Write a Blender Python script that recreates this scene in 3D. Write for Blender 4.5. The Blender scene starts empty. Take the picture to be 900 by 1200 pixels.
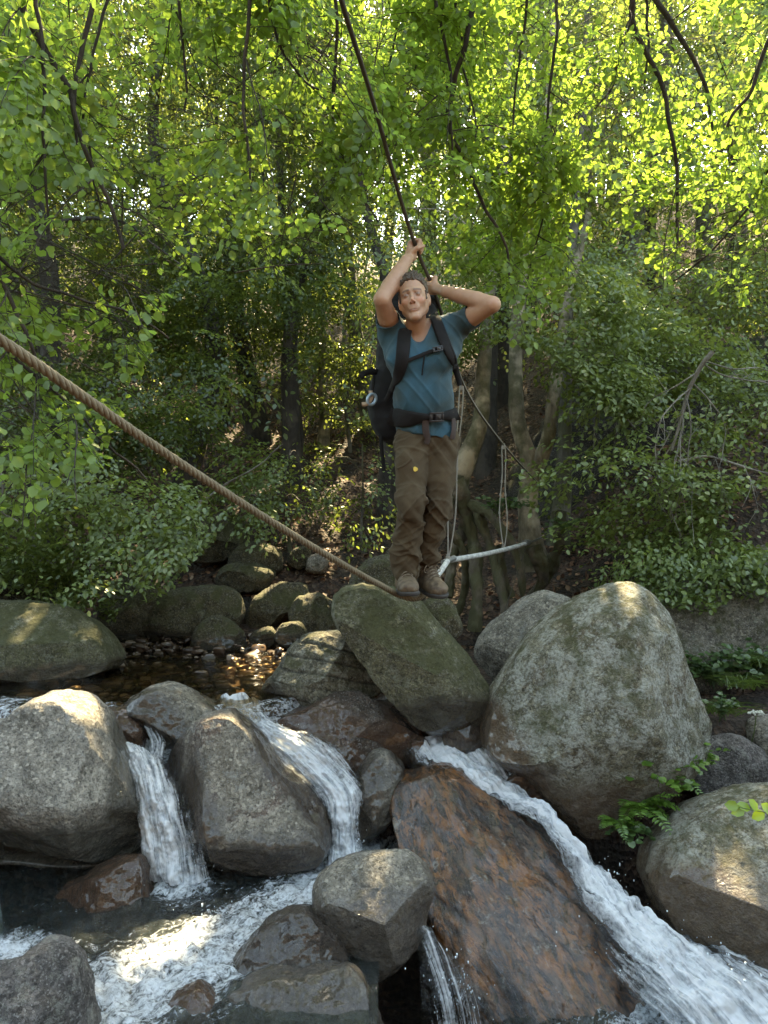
SKY_STRENGTH, SUN_STRENGTH, EXPOSURE = 0.15, 3.4, 3.45
WB_TEMP, WB_TINT = 10200.0, 2.0
import bpy, math, random
import numpy as np
from mathutils import Vector, Matrix
from mathutils.bvhtree import BVHTree

BUILD = {'man', 'rope', 'rocks', 'water', 'trees', 'plants', 'ground'}
SC = bpy.context.scene
COL = SC.collection
F = 900.0
CAMZ = 2.0
SUN_EL, SUN_AZ = math.radians(50), math.radians(12)
SUN = np.array([math.sin(SUN_AZ) * math.cos(SUN_EL), math.cos(SUN_AZ) * math.cos(SUN_EL), math.sin(SUN_EL)])


def J(x, y, Y):
    """world point seen at photo position x, y when it stands Y metres in front of the camera"""
    return np.array([(x - 450.0) / F * Y, Y, CAMZ - (y - 600.0) / F * Y])


def nrm(v):
    v = np.asarray(v, float)
    return v / (np.linalg.norm(v, axis=-1, keepdims=True) + 1e-12)


# ------------------------------------------------------------------ noise
def _hash(ix, iy, iz, seed):
    h = (ix.astype(np.int64) * 374761393 + iy.astype(np.int64) * 668265263 + iz.astype(np.int64) * 2147483647 + seed * 1274126177) & 0xFFFFFFFF
    h = ((h ^ (h >> 13)) * 1274126177) & 0xFFFFFFFF
    h = (h ^ (h >> 16)) & 0xFFFF
    return h.astype(np.float64) / 65535.0


def vnoise(p, seed=0):
    p = np.asarray(p, float)
    i = np.floor(p)
    f = p - i
    f = f * f * f * (f * (f * 6 - 15) + 10)
    i = i.astype(np.int64)
    x, y, z = i[:, 0], i[:, 1], i[:, 2]
    fx, fy, fz = f[:, 0], f[:, 1], f[:, 2]
    def c(a, b, d): return _hash(x + a, y + b, z + d, seed)
    x00 = c(0, 0, 0) * (1 - fx) + c(1, 0, 0) * fx
    x10 = c(0, 1, 0) * (1 - fx) + c(1, 1, 0) * fx
    x01 = c(0, 0, 1) * (1 - fx) + c(1, 0, 1) * fx
    x11 = c(0, 1, 1) * (1 - fx) + c(1, 1, 1) * fx
    y0 = x00 * (1 - fy) + x10 * fy
    y1 = x01 * (1 - fy) + x11 * fy
    return (y0 * (1 - fz) + y1 * fz) * 2 - 1


def fbm(p, seed=0, octaves=4, gain=0.5):
    p = np.asarray(p, float)
    out = np.zeros(len(p))
    a = 1.0
    for o in range(octaves):
        out += a * vnoise(p * (2.03 ** o) + 17.3 * o, seed + o)
        a *= gain
    return out


def sstep(a, b, x):
    t = np.clip((x - a) / (b - a), 0, 1)
    return t * t * (3 - 2 * t)


# ------------------------------------------------------------------ meshes
def build(name, verts, faces, mat=None, parent=None, smooth=True, attrs=None, uv=None, loc=None, slots=None):
    """one mesh object from numpy arrays; faces: list of (n,3)/(n,4) index arrays"""
    verts = np.asarray(verts, np.float32).reshape(-1, 3)
    if loc is not None:
        verts = verts - np.asarray(loc, np.float32)
    if not isinstance(faces, (list, tuple)):
        faces = [faces]
    faces = [np.asarray(f, np.int32) for f in faces if len(f)]
    idx = np.concatenate([f.ravel() for f in faces])
    tot = np.concatenate([np.full(len(f), f.shape[1], np.int32) for f in faces])
    start = np.concatenate([[0], np.cumsum(tot)[:-1]]).astype(np.int32)
    me = bpy.data.meshes.new(name)
    me.vertices.add(len(verts))
    me.vertices.foreach_set('co', verts.ravel())
    me.loops.add(len(idx))
    me.loops.foreach_set('vertex_index', idx)
    me.polygons.add(len(tot))
    me.polygons.foreach_set('loop_start', start)
    me.polygons.foreach_set('loop_total', tot)
    if smooth:
        me.polygons.foreach_set('use_smooth', np.ones(len(tot), bool))
    for k, v in (attrs or {}).items():
        v = np.asarray(v, np.float32)
        if v.ndim == 1:
            me.attributes.new(k, 'FLOAT', 'POINT').data.foreach_set('value', v)
        else:
            if v.shape[1] == 3:
                v = np.concatenate([v, np.ones((len(v), 1), np.float32)], 1)
            me.attributes.new(k, 'FLOAT_COLOR', 'POINT').data.foreach_set('color', v.ravel())
    if uv is not None:
        lay = me.uv_layers.new(name='UVMap')
        lay.data.foreach_set('uv', np.asarray(uv, np.float32)[idx].ravel())
    me.update(calc_edges=True)
    me.validate()
    if mat is not None:
        for m_ in (mat if isinstance(mat, (list, tuple)) else [mat]):
            me.materials.append(m_)
    if slots is not None:
        me.polygons.foreach_set('material_index', np.asarray(slots, np.int32))
    o = bpy.data.objects.new(name, me)
    COL.objects.link(o)
    if loc is not None:
        o.location = [float(c) for c in loc]
    if parent is not None:
        o.parent = parent
        o.matrix_parent_inverse = Matrix.Translation(-Vector(parent.location))
    return o


def tag(o, label=None, cat=None, group=None, kind=None):
    for k, v in (('label', label), ('category', cat), ('group', group), ('kind', kind)):
        if v:
            o[k] = v
    return o


def empty(name, loc, label, cat, group=None):
    o = bpy.data.objects.new(name, None)
    o.empty_display_size = 0.1
    o.location = [float(c) for c in loc]
    COL.objects.link(o)
    return tag(o, label, cat, group)


class MB:
    """collects pieces of one mesh"""
    def __init__(self):
        self.v, self.f3, self.f4, self.n = [], [], [], 0

    def add(self, v, f):
        v = np.asarray(v, float).reshape(-1, 3)
        f = np.asarray(f, np.int64)
        (self.f3 if f.shape[1] == 3 else self.f4).append(f + self.n)
        self.v.append(v)
        self.n += len(v)

    def out(self):
        fs = []
        if self.f3: fs.append(np.concatenate(self.f3))
        if self.f4: fs.append(np.concatenate(self.f4))
        return np.concatenate(self.v), fs

    def build(self, name, mat, parent=None, **k):
        v, f = self.out()
        return build(name, v, f, mat, parent, **k)


def spline(pts, n):
    """Catmull-Rom through pts, n samples (any dimension)"""
    P = np.asarray(pts, float)
    if len(P) == 2:
        t = np.linspace(0, 1, n)[:, None]
        return P[0] * (1 - t) + P[1] * t
    d = np.r_[0, np.cumsum(np.linalg.norm(np.diff(P[:, :3] if P.shape[1] > 3 else P, axis=0), axis=1) ** 0.7 + 1e-9)]
    m = np.gradient(P, d, axis=0)
    s = np.linspace(0, d[-1], n)
    k = np.clip(np.searchsorted(d, s, side='right') - 1, 0, len(P) - 2)
    h = (d[k + 1] - d[k])
    t = ((s - d[k]) / h)[:, None]
    h = h[:, None]
    return ((2 * t ** 3 - 3 * t ** 2 + 1) * P[k] + (t ** 3 - 2 * t ** 2 + t) * h * m[k]
            + (-2 * t ** 3 + 3 * t ** 2) * P[k + 1] + (t ** 3 - t ** 2) * h * m[k + 1])


def frames(P):
    T = nrm(np.gradient(P, axis=0))
    ref = np.array([0, 0, 1.0])
    if abs(T[0] @ ref) > 0.9:
        ref = np.array([1.0, 0, 0])
    N = np.zeros_like(T)
    n = nrm(np.cross(T[0], ref))
    for i in range(len(T)):
        n = n - T[i] * (n @ T[i])
        n = nrm(n)
        N[i] = n
    return T, N, np.cross(T, N)


def tube(P, R, sides=8, cap=True):
    """verts, quads for a tube along P with radii R"""
    P = np.asarray(P, float)
    R = np.broadcast_to(np.asarray(R, float), (len(P),))
    T, N, B = frames(P)
    a = np.arange(sides) / sides * 2 * math.pi
    v = P[:, None] + R[:, None, None] * (np.cos(a)[None, :, None] * N[:, None] + np.sin(a)[None, :, None] * B[:, None])
    v = v.reshape(-1, 3)
    i = np.arange(len(P) - 1)[:, None] * sides
    j = np.arange(sides)[None]
    jn = (j + 1) % sides
    f = np.stack([i + j, i + jn, i + sides + jn, i + sides + j], -1).reshape(-1, 4)
    return v, f


def tube_mb(mb, P, R, sides=8):
    v, f = tube(P, R, sides, cap=False)
    mb.add(v, f)
    # end caps as triangle fans
    for e, c in ((0, P[0]), (len(P) - 1, P[-1])):
        ring = v[e * sides:(e + 1) * sides]
        vv = np.concatenate([ring, [c]])
        j = np.arange(sides)
        jn = (j + 1) % sides
        t = np.stack([j, jn, np.full(sides, sides)], -1)
        if e == 0:
            t = t[:, ::-1]
        mb.add(vv, t)


def rbox(mb, c, half, axes=None, bev=0.15):
    """bevelled box"""
    c = np.asarray(c, float); half = np.asarray(half, float)
    axes = np.eye(3) if axes is None else np.asarray(axes, float)
    b = bev * half.min()
    vs, fs = [], []
    prof = [(-1, b), (-1 + 1e-9, 0), (1 - 1e-9, 0), (1, b)]
    zs = [-half[2], -half[2] + b, half[2] - b, half[2]]
    ins = [b, 0, 0, b]
    ring = []
    for z, s in zip(zs, ins):
        x, y = half[0] - s, half[1] - s
        k = b * 0.6
        pts = [(-x + k, -y), (x - k, -y), (x, -y + k), (x, y - k), (x - k, y), (-x + k, y), (-x, y - k), (-x, -y + k)]
        ring.append([[px, py, z] for px, py in pts])
    v = np.array(ring).reshape(-1, 3)
    f = []
    for i in range(3):
        for j in range(8):
            jn = (j + 1) % 8
            f.append([i * 8 + j, i * 8 + jn, (i + 1) * 8 + jn, (i + 1) * 8 + j])
    for o, rev in ((0, True), (24, False)):
        q = [[o, o + 1, o + 2, o + 3], [o, o + 3, o + 4, o + 7], [o + 4, o + 5, o + 6, o + 7]]
        f += [r[::-1] for r in q] if rev else q
    mb.add(v @ axes + c, np.array(f))


# ------------------------------------------------------------------ signed distance solids
class Field:
    def __init__(self, lo, hi, h):
        self.lo, self.h = np.asarray(lo, float), h
        self.n = np.ceil((np.asarray(hi) - self.lo) / h).astype(int) + 1
        self.D = np.full(self.n, 0.3, np.float32)

    def _box(self, lo, hi):
        a = np.clip(np.floor((lo - self.lo) / self.h).astype(int), 0, self.n)
        b = np.clip(np.ceil((hi - self.lo) / self.h).astype(int) + 1, 0, self.n)
        if (b <= a).any():
            return None, None
        ax = [self.lo[i] + self.h * np.arange(a[i], b[i]) for i in range(3)]
        P = np.stack(np.meshgrid(*ax, indexing='ij'), -1)
        return tuple(slice(a[i], b[i]) for i in range(3)), P

    def _mix(self, s, d, k, mode):
        o = self.D[s]
        if mode == 'cut':
            if k > 0:
                hh = np.clip(0.5 - 0.5 * (o + d) / k, 0, 1)
                self.D[s] = o * (1 - hh) - d * hh + k * hh * (1 - hh)
            else:
                self.D[s] = np.maximum(o, -d)
        elif k > 0:
            hh = np.clip(0.5 + 0.5 * (o - d) / k, 0, 1)
            self.D[s] = o * (1 - hh) + d * hh - k * hh * (1 - hh)
        else:
            self.D[s] = np.minimum(o, d)

    def rc(self, a, b, ra, rb=None, k=0.0, mode='add', sq=1.0):
        """tapered limb from a to b; sq flattens it in depth (Y)"""
        a, b = np.asarray(a, float), np.asarray(b, float)
        rb = ra if rb is None else rb
        m = max(ra, rb) + k + 4 * self.h
        s, P = self._box(np.minimum(a, b) - m, np.maximum(a, b) + m)
        if s is None: return
        sc = np.array([1, 1 / sq, 1])
        P, a, b = P * sc, a * sc, b * sc
        ba = b - a
        t = np.clip(((P - a) @ ba) / (ba @ ba + 1e-12), 0, 1)
        d = np.linalg.norm(P - a - t[..., None] * ba, axis=-1) - (ra + (rb - ra) * t)
        self._mix(s, (d * min(1, sq + 0.15)).astype(np.float32), k, mode)

    def ell(self, c, r, R=None, k=0.0, mode='add', p=2.0):
        c, r = np.asarray(c, float), np.asarray(r, float)
        m = r.max() + k + 4 * self.h
        s, P = self._box(c - m, c + m)
        if s is None: return
        q = P - c
        if R is not None:
            q = q @ np.asarray(R).T
        if p == 2.0:
            k0 = np.linalg.norm(q / r, axis=-1)
            k1 = np.linalg.norm(q / (r * r), axis=-1)
            d = k0 * (k0 - 1) / (k1 + 1e-9)
        else:
            k0 = (np.abs(q / r) ** p).sum(-1) ** (1 / p)
            d = (k0 - 1) * r.min()
        self._mix(s, d.astype(np.float32), k, mode)

    def plane(self, c, n, k=0.0, lo=None, hi=None):
        """cuts away the side n points to"""
        n = nrm(n)
        s, P = self._box(self.lo if lo is None else lo, self.lo + self.h * self.n if hi is None else hi)
        d = ((P - np.asarray(c)) @ n).astype(np.float32)
        self._mix(s, -d, k, 'cut')

    def mesh(self):
        D = self.D
        s = D < 0
        n = self.n
        c = np.zeros(n - 1, np.int8)
        for i in (0, 1):
            for j in (0, 1):
                for k in (0, 1):
                    c += s[i:n[0] - 1 + i, j:n[1] - 1 + j, k:n[2] - 1 + k]
        cells = np.argwhere((c > 0) & (c < 8))
        idm = np.full(n - 1, -1, np.int64)
        idm[tuple(cells.T)] = np.arange(len(cells))
        acc = np.zeros((len(cells), 3)); cnt = np.zeros(len(cells))
        corners = [(i, j, k) for i in (0, 1) for j in (0, 1) for k in (0, 1)]
        val = {q: D[cells[:, 0] + q[0], cells[:, 1] + q[1], cells[:, 2] + q[2]].astype(float) for q in corners}
        for q in corners:
            for a in range(3):
                if q[a] == 0:
                    w = list(q); w[a] = 1; w = tuple(w)
                    d0, d1 = val[q], val[w]
                    m = (d0 < 0) != (d1 < 0)
                    t = np.where(m, d0 / np.where(m, d0 - d1, 1), 0)
                    pt = np.tile(np.array(q, float), (len(cells), 1))
                    pt[:, a] += t
                    acc[m] += pt[m]; cnt[m] += 1
        V = self.lo + self.h * (cells + acc / cnt[:, None])
        Q = []
        for a in range(3):
            b, d = (a + 1) % 3, (a + 2) % 3
            s0 = [slice(None)] * 3; s1 = [slice(None)] * 3
            s0[a] = slice(0, -1); s1[a] = slice(1, None)
            for ax in (b, d):
                s0[ax] = slice(1, -1); s1[ax] = slice(1, -1)
            x0, x1 = s[tuple(s0)], s[tuple(s1)]
            e = np.argwhere(x0 != x1)
            if not len(e): continue
            flip = x0[tuple(e.T)]
            e[:, b] += 1; e[:, d] += 1
            def at(db, dd):
                q = e.copy(); q[:, b] += db; q[:, d] += dd
                return idm[tuple(q.T)]
            f = np.stack([at(-1, -1), at(0, -1), at(0, 0), at(-1, 0)], -1)
            f[~flip] = f[~flip][:, ::-1]
            Q.append(f)
        Q = np.concatenate(Q)
        Q = Q[(Q >= 0).all(1)]
        return V, Q


def vnormals(V, Q):
    n = np.cross(V[Q[:, 2]] - V[Q[:, 0]], V[Q[:, 3 if Q.shape[1] == 4 else 1]] - V[Q[:, 1 if Q.shape[1] == 4 else 0]])
    if Q.shape[1] == 3:
        n = np.cross(V[Q[:, 1]] - V[Q[:, 0]], V[Q[:, 2]] - V[Q[:, 0]])
    N = np.zeros_like(V)
    for i in range(Q.shape[1]):
        for a in range(3):
            N[:, a] += np.bincount(Q[:, i], n[:, a], len(V))
    return nrm(N)


def relax(V, Q, it=1, w=0.5):
    E = np.concatenate([Q[:, [i, (i + 1) % Q.shape[1]]] for i in range(Q.shape[1])])
    for _ in range(it):
        S = np.zeros_like(V); c = np.bincount(E[:, 0], minlength=len(V)).astype(float) + np.bincount(E[:, 1], minlength=len(V))
        for a in range(3):
            S[:, a] = np.bincount(E[:, 0], V[E[:, 1], a], len(V)) + np.bincount(E[:, 1], V[E[:, 0], a], len(V))
        V = V * (1 - w) + w * S / np.maximum(c, 1)[:, None]
    return V


# ------------------------------------------------------------------ materials
class NT:
    """small helper to wire node materials"""
    def __init__(self, name):
        self.m = bpy.data.materials.new(name)
        self.m.use_nodes = True
        self.t = self.m.node_tree
        self.t.nodes.clear()
        self.out = self.n('ShaderNodeOutputMaterial')

    def n(self, kind, **kw):
        x = self.t.nodes.new(kind)
        for k, v in kw.items():
            if hasattr(x, k):
                setattr(x, k, v)
            else:
                self.set(x, k, v)
        return x

    def set(self, node, key, v):
        s = node.inputs[key]
        if isinstance(v, bpy.types.NodeSocket):
            self.t.links.new(v, s)
        elif isinstance(v, bpy.types.Node):
            self.t.links.new(v.outputs[0], s)
        else:
            if s.type == 'RGBA' and len(v) == 3:
                v = (*v, 1)
            s.default_value = v

    def coord(self, kind='Object', scale=(1, 1, 1), rot=(0, 0, 0)):
        tc = self.n('ShaderNodeTexCoord')
        mp = self.n('ShaderNodeMapping')
        self.set(mp, 'Vector', tc.outputs[kind])
        mp.inputs['Scale'].default_value = scale
        mp.inputs['Rotation'].default_value = rot
        return mp.outputs[0]

    def noise(self, vec, scale, detail=4, rough=0.55, dist=0.0, out=0):
        x = self.n('ShaderNodeTexNoise')
        self.set(x, 'Vector', vec)
        x.inputs['Scale'].default_value = scale
        x.inputs['Detail'].default_value = detail
        x.inputs['Roughness'].default_value = rough
        x.inputs['Distortion'].default_value = dist
        return x.outputs[out]

    def voro(self, vec, scale, feature='F1', out='Distance', rnd=1.0):
        x = self.n('ShaderNodeTexVoronoi', feature=feature)
        self.set(x, 'Vector', vec)
        x.inputs['Scale'].default_value = scale
        x.inputs['Randomness'].default_value = rnd
        return x.outputs[out]

    def ramp(self, fac, stops, interp='LINEAR'):
        x = self.n('ShaderNodeValToRGB')
        x.color_ramp.interpolation = interp
        el = x.color_ramp.elements
        while len(el) < len(stops):
            el.new(0.5)
        for e, (p, c) in zip(el, stops):
            e.position = p
            e.color = (*c, 1) if hasattr(c, '__len__') else (c, c, c, 1)
        self.set(x, 'Fac', fac)
        return x.outputs[0]

    def mix(self, fac, a, b, blend='MIX'):
        x = self.n('ShaderNodeMix', data_type='RGBA', blend_type=blend)
        for s, v in ((0, fac), (6, a), (7, b)):
            k = x.inputs[s]
            if isinstance(v, bpy.types.NodeSocket):
                self.t.links.new(v, k)
            elif k.type == 'RGBA':
                k.default_value = (*v, 1) if hasattr(v, '__len__') else (v, v, v, 1)
            else:
                k.default_value = v
        return x.outputs[2]

    def math(self, op, a, b=0.0, clamp=False):
        x = self.n('ShaderNodeMath', operation=op, use_clamp=clamp)
        self.set(x, 0, a)
        self.set(x, 1, b)
        return x.outputs[0]

    def attr(self, name, out='Fac'):
        x = self.n('ShaderNodeAttribute', attribute_name=name)
        return x.outputs[out]

    def bump(self, h, strength=0.5, dist=0.01, normal=None):
        x = self.n('ShaderNodeBump')
        x.inputs['Strength'].default_value = strength
        x.inputs['Distance'].default_value = dist
        self.set(x, 'Height', h)
        if normal is not None:
            self.set(x, 'Normal', normal)
        return x.outputs[0]

    def princ(self, **kw):
        b = self.n('ShaderNodeBsdfPrincipled')
        for k, v in kw.items():
            self.set(b, k.replace('_', ' '), v)
        self.t.links.new(b.outputs[0], self.out.inputs[0])
        return b


def cloth(name, c1, c2, scale=600, rough=0.9, big=6, bump=0.25):
    t = NT(name)
    v = t.coord()
    f = t.noise(v, big, 3)
    col = t.mix(t.ramp(f, [(0.35, 0.0), (0.65, 1.0)]), c1, c2)
    g = t.noise(v, scale, 2)
    col = t.mix(t.ramp(g, [(0.3, 0.75), (0.7, 1.0)]), (0, 0, 0), col, 'MIX')
    h = t.noise(v, 60, 3)
    t.princ(Base_Color=col, Roughness=rough, Normal=t.bump(t.math('ADD', g, h), bump, 0.002), Sheen_Weight=0.02, Specular_IOR_Level=0.25)
    return t.m


def plain(name, c, rough=0.6, metal=0.0, var=0.25, scale=40, bump=0.15):
    t = NT(name)
    v = t.coord()
    f = t.noise(v, scale, 4)
    col = t.mix(t.ramp(f, [(0.3, 0.0), (0.7, 1.0)]), tuple(x * (1 - var) for x in c), tuple(min(1, x * (1 + var)) for x in c))
    t.princ(Base_Color=col, Roughness=rough, Metallic=metal, Normal=t.bump(f, bump, 0.004))
    return t.m
# ------------------------------------------------------------------ rope lines (used by the hands and the feet too)
HAND_PTS = [J(375, -90, 2.25), J(400, 0, 2.6), J(436, 115, 3.2), J(488, 291, 3.98), J(506, 334, 4.10), J(545, 455, 5.3), J(592, 524, 6.5), J(630, 566, 7.55)]
FOOT_Z = 1.562


def make_man():
    skin = NT('skin')
    v = skin.coord()
    ca = skin.attr('col', 'Color')
    f = skin.noise(v, 45, 4)
    col = skin.mix(0.15, ca, skin.ramp(f, [(0.3, (0.40, 0.17, 0.10)), (0.7, (0.66, 0.38, 0.25))]))
    skin.princ(Base_Color=col, Roughness=0.48, Subsurface_Weight=0.12, Subsurface_Radius=(0.02, 0.008, 0.004), Subsurface_Scale=0.4,
               Normal=skin.bump(skin.noise(v, 400, 2), 0.12, 0.001))
    skin = skin.m
    man = empty('person', J(488, 698, 4.1), 'man in teal t-shirt balancing on the rope, both hands raised to the upper line', 'person')

    # joints
    shR, elR, wrR = J(460, 391, 4.0), J(447.5, 351, 3.80), J(476, 306, 3.91)
    shL, elL, wrL = J(531, 384, 4.0), J(577, 357, 3.80), J(523, 342, 3.97)
    neck0 = J(490, 392, 3.96)
    HC = J(485, 350.5, 3.86)
    up = nrm([-0.13, 0.07, 1.0]); fw = nrm([-0.15, -1.0, -0.10]); fw = nrm(fw - up * (fw @ up)); rx = np.cross(up, fw)
    HR = np.stack([rx, fw, up])
    HS = 1.02
    ZS = np.array([.91, 1, 1.08])
    def h(x, y, z): return HC + HS * ((np.array([x, y, z]) * ZS) @ HR)

    B = Field([-0.10, 3.52, 2.42], [0.66, 4.24, 3.50], 0.0033)
    # torso under the shirt, shoulders, neck
    B.rc(J(494, 430, 4.0), J(497, 490, 4.05), 0.14, 0.135, sq=0.6)
    B.rc(J(480, 405, 3.99), J(512, 402, 3.99), 0.115, 0.115, 0.05, sq=0.7)
    B.rc(shR, shL, 0.055, 0.055, 0.04)
    B.rc(neck0 + [-.01, 0.03, -0.03], h(0, -0.02, -0.05), 0.055, 0.050, 0.02)
    B.rc(neck0 + [-.01, 0.04, -.03], shR, 0.045, 0.045, 0.03)
    B.rc(neck0 + [0.0, 0.04, -.03], shL, 0.045, 0.045, 0.03)
    # arms
    def arm(sh, el, wr, ru):
        d = nrm(el - sh)
        B.rc(sh, sh + (el - sh) * 0.5, ru, ru * 0.98, 0.02)
        B.rc(sh + (el - sh) * 0.5, el, ru * 0.98, ru * 0.78, 0.006)
        B.rc(el, el + (wr - el) * 0.33, ru * 0.78, ru * 0.84, 0.012)
        B.rc(el + (wr - el) * 0.33, el + (wr - el) * 0.7, ru * 0.84, 0.039, 0.006)
        B.rc(el + (wr - el) * 0.7, wr, 0.039, 0.029, 0.006)
    arm(shR, elR, wrR, 0.0515)
    arm(shL, elL, wrL, 0.0505)

    # hands closed round the upper line
    def fist(Rp, u, wr, nh, thumb=1):
        u = nrm(u)
        w = Rp - wr; w = nrm(w - u * (w @ u))
        n = nrm(nh - u * (nh @ u) - w * (np.asarray(nh) @ w))
        def q(a, b, c): return Rp + w * a + n * b + u * c
        B.rc(wr, q(-0.05, -0.012, 0), 0.027, 0.026, 0.015)
        B.rc(q(-0.052, -0.018, -0.018), q(0.004, -0.031, -0.026), 0.019, 0.014, 0.012)
        B.rc(q(-0.052, -0.018, 0.018), q(0.004, -0.031, 0.026), 0.019, 0.014, 0.012)
        B.rc(q(-0.05, -0.016, 0.0), q(0.006, -0.031, 0.0), 0.020, 0.015, 0.012)
        for i, o in enumerate((-0.031, -0.0105, 0.0105, 0.030)):
            s = (0.95, 1.06, 1.0, 0.84)[i]
            r = (0.0108, 0.0112, 0.0108, 0.0096)[i]
            p0, p1 = q(0.004, -0.028, o), q(0.028 * s, -0.018, o * 1.0)
            p2, p3 = q(0.027 * s, 0.016, o * 0.97), q(-0.004, 0.021 * s, o * 0.93)
            B.rc(p0, p1, r * 1.15, r * 1.05, 0.004)
            B.rc(p1, p2, r * 1.08, r * 1.02, 0.002)
            B.rc(p2, p3, r * 1.02, r * 0.86, 0.002)
        B.rc(q(-0.055, -0.006, 0), q(-0.024, -0.014, 0), 0.027, 0.024, 0.012)
        t0, t1, t2, t3 = q(-0.050, 0.002, -0.026 * thumb), q(-0.028, 0.022, -0.036 * thumb), q(-0.004, 0.036, -0.022 * thumb), q(0.016, 0.036, -0.006 * thumb)
        B.rc(t0, t1, 0.017, 0.0125, 0.010)
        B.rc(t1, t2, 0.0125, 0.0105, 0.003)
        B.rc(t2, t3, 0.0105, 0.0085, 0.002)
    ropeR, ropeL = HAND_PTS[3], HAND_PTS[4]
    fist(ropeR, HAND_PTS[3] - HAND_PTS[2], wrR, [1.0, -0.45, 0.0], 1)
    fist(ropeL, HAND_PTS[4] - HAND_PTS[3], wrL, [0.1, -0.5, 0.8], 1)

    # head
    B.ell(h(0, -0.018, 0.032), np.array([.0755, .096, .088]) * HS * ZS, HR, 0.02)
    B.ell(h(0, 0.020, -0.022), np.array([.060, .066, .086]) * HS * ZS, HR, 0.025)
    for s in (-1, 1):
        B.rc(h(.046 * s, -.004, -.052), h(.013 * s, .060, -.101), .016, .017, .022)
        B.ell(h(.041 * s, .055, -.028), np.array([.018, .017, .015]), HR, 0.025)
        B.rc(h(.012 * s, .082, .016), h(.045 * s, .068, .014), .009, .008, .014)
        B.rc(h(.052 * s, -.004, -.02), h(.047 * s, .0, -.048), .018, .015, .03)
    B.ell(h(0, .070, -.104), np.array([.022, .018, .015]), HR, 0.018)
    for s in (-1, 1):
        B.ell(h(.031 * s, .094, -.004), np.array([.019, .018, .0125]), HR, 0.010, 'cut')
        B.ell(h(.031 * s, .0728, -.004), np.array([.0140, .0125, .0120]), HR, 0.003)
        B.rc(h(.017 * s, .0835, .0075), h(.045 * s, .0735, .0060), .0036, .0034, .004)   # upper lid
    B.rc(h(0, .082, .006), h(0, .102, -.032), .0060, .0078, 0.008)
    for s in (-1, 1):
        B.ell(h(.0115 * s, .094, -.040), np.array([.0072, .0095, .0065]), HR, 0.006)
    B.ell(h(0, .074, -.060), np.array([.026, .010, .018]), HR, 0.014)
    B.ell(h(0, .0755, -.0668), np.array([.023, .0090, .0036]), HR, 0.005)
    B.ell(h(0, .0755, -.0748), np.array([.019, .0090, .0042]), HR, 0.005)
    B.rc(h(-.021, .0845, -.0708), h(.021, .0845, -.0708), .0012, .0012, .003, 'cut')
    for s in (-1, 1):
        ER = np.stack([nrm(rx + fw * 0.35 * s), nrm(fw - rx * 0.35 * s), up])
        B.ell(h(.078 * s, -.012, -.010), np.array([.0095, .019, .033]), ER, 0.006)
        B.ell(h(.086 * s, -.004, -.006), np.array([.006, .010, .018]), ER, 0.004, 'cut')
    V, Q = B.mesh()
    V = relax(V, Q, 1, 0.35)
    # face colouring (skin, lips, brows, eyes)
    L = (V - HC) @ HR.T / HS / ZS
    c = np.tile(np.array([0.42, 0.238, 0.150]), (len(V), 1))
    inhead = (np.abs(L[:, 0]) < .1) & (np.abs(L[:, 1]) < .13) & (L[:, 2] > -.12) & (L[:, 2] < .14)
    def paint(mask, colr, a=1.0):
        m = (mask * inhead * a)[:, None]
        c[:] = c * (1 - m) + np.array(colr) * m
    x, y, z = L.T
    front = sstep(.03, .05, y)
    paint(sstep(.018, .005, np.abs(z + .028)) * sstep(.03, .012, np.abs(np.abs(x) - .045)) * front, (.60, .25, .16), .5)
    paint(sstep(.022, .010, np.hypot(x, z + .036)) * front, (.60, .27, .18), .5)
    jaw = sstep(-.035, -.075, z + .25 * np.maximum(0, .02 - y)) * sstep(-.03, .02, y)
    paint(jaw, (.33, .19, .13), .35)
    paint(sstep(1.15, .7, np.hypot(x / .023, (z + .0708) / .0085)) * sstep(.06, .07, y), (.40, .19, .14), .45)
    paint(sstep(.024, .017, np.abs(x)) * sstep(.0028, .0012, np.abs(z + .0708)) * sstep(.065, .075, y), (.15, .06, .045), .9)
    for s in (-1, 1):
        dx = x - .031 * s
        brow = np.exp(-((z - .0165 + 4 * dx * dx) / .0052) ** 2) * sstep(.026, .018, np.abs(dx - .002 * s)) * sstep(.05, .06, y)
        paint(brow, (.045, .026, .016), .95)
        eye = sstep(1.08, .92, np.hypot(dx / .0130, (z + .0038) / .0056)) * sstep(.05, .06, y)
        paint(eye, (.30, .25, .22))
        paint(eye * sstep(.0066, .0052, np.hypot(dx + .001, z + .0035)), (.05, .035, .025))
        lid = np.exp(-(((z - .0025 + 9 * dx * dx) / .0022) ** 2)) * sstep(.018, .013, np.abs(dx)) * sstep(.05, .06, y)
        paint(lid, (.07, .035, .025), .95)
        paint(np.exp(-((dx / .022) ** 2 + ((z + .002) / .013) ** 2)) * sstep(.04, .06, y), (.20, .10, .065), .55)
    d2 = np.hypot(np.abs(x) - .0095, z + .046)
    paint(sstep(.0045, .0025, d2) * sstep(.08, .09, y), (.16, .06, .04), .8)
    body = build('body', V, [Q], skin, man, attrs={'col': c})

    # hair, short
    H = Field(HC - 0.15, HC + 0.16, 0.0028)
    H.ell(h(0, -0.018, 0.036), np.array([.0810, .104, .0955]) * HS * ZS, HR, 0.0)
    H.plane(h(0, .077, .074), HR.T @ np.array([0, 0.75, -0.9]), 0.010)
    for s in (-1, 1):
        H.plane(h(.062 * s, .060, .052), HR.T @ np.array([.30 * s, 0.9, -0.45]), 0.010)
    H.plane(h(0, .026, -.012), HR.T @ np.array([0, 0.80, -0.60]), 0.008)
    H.plane(h(0, -.05, -.055), HR.T @ np.array([0, 0.15, -1.0]), 0.010)
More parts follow.
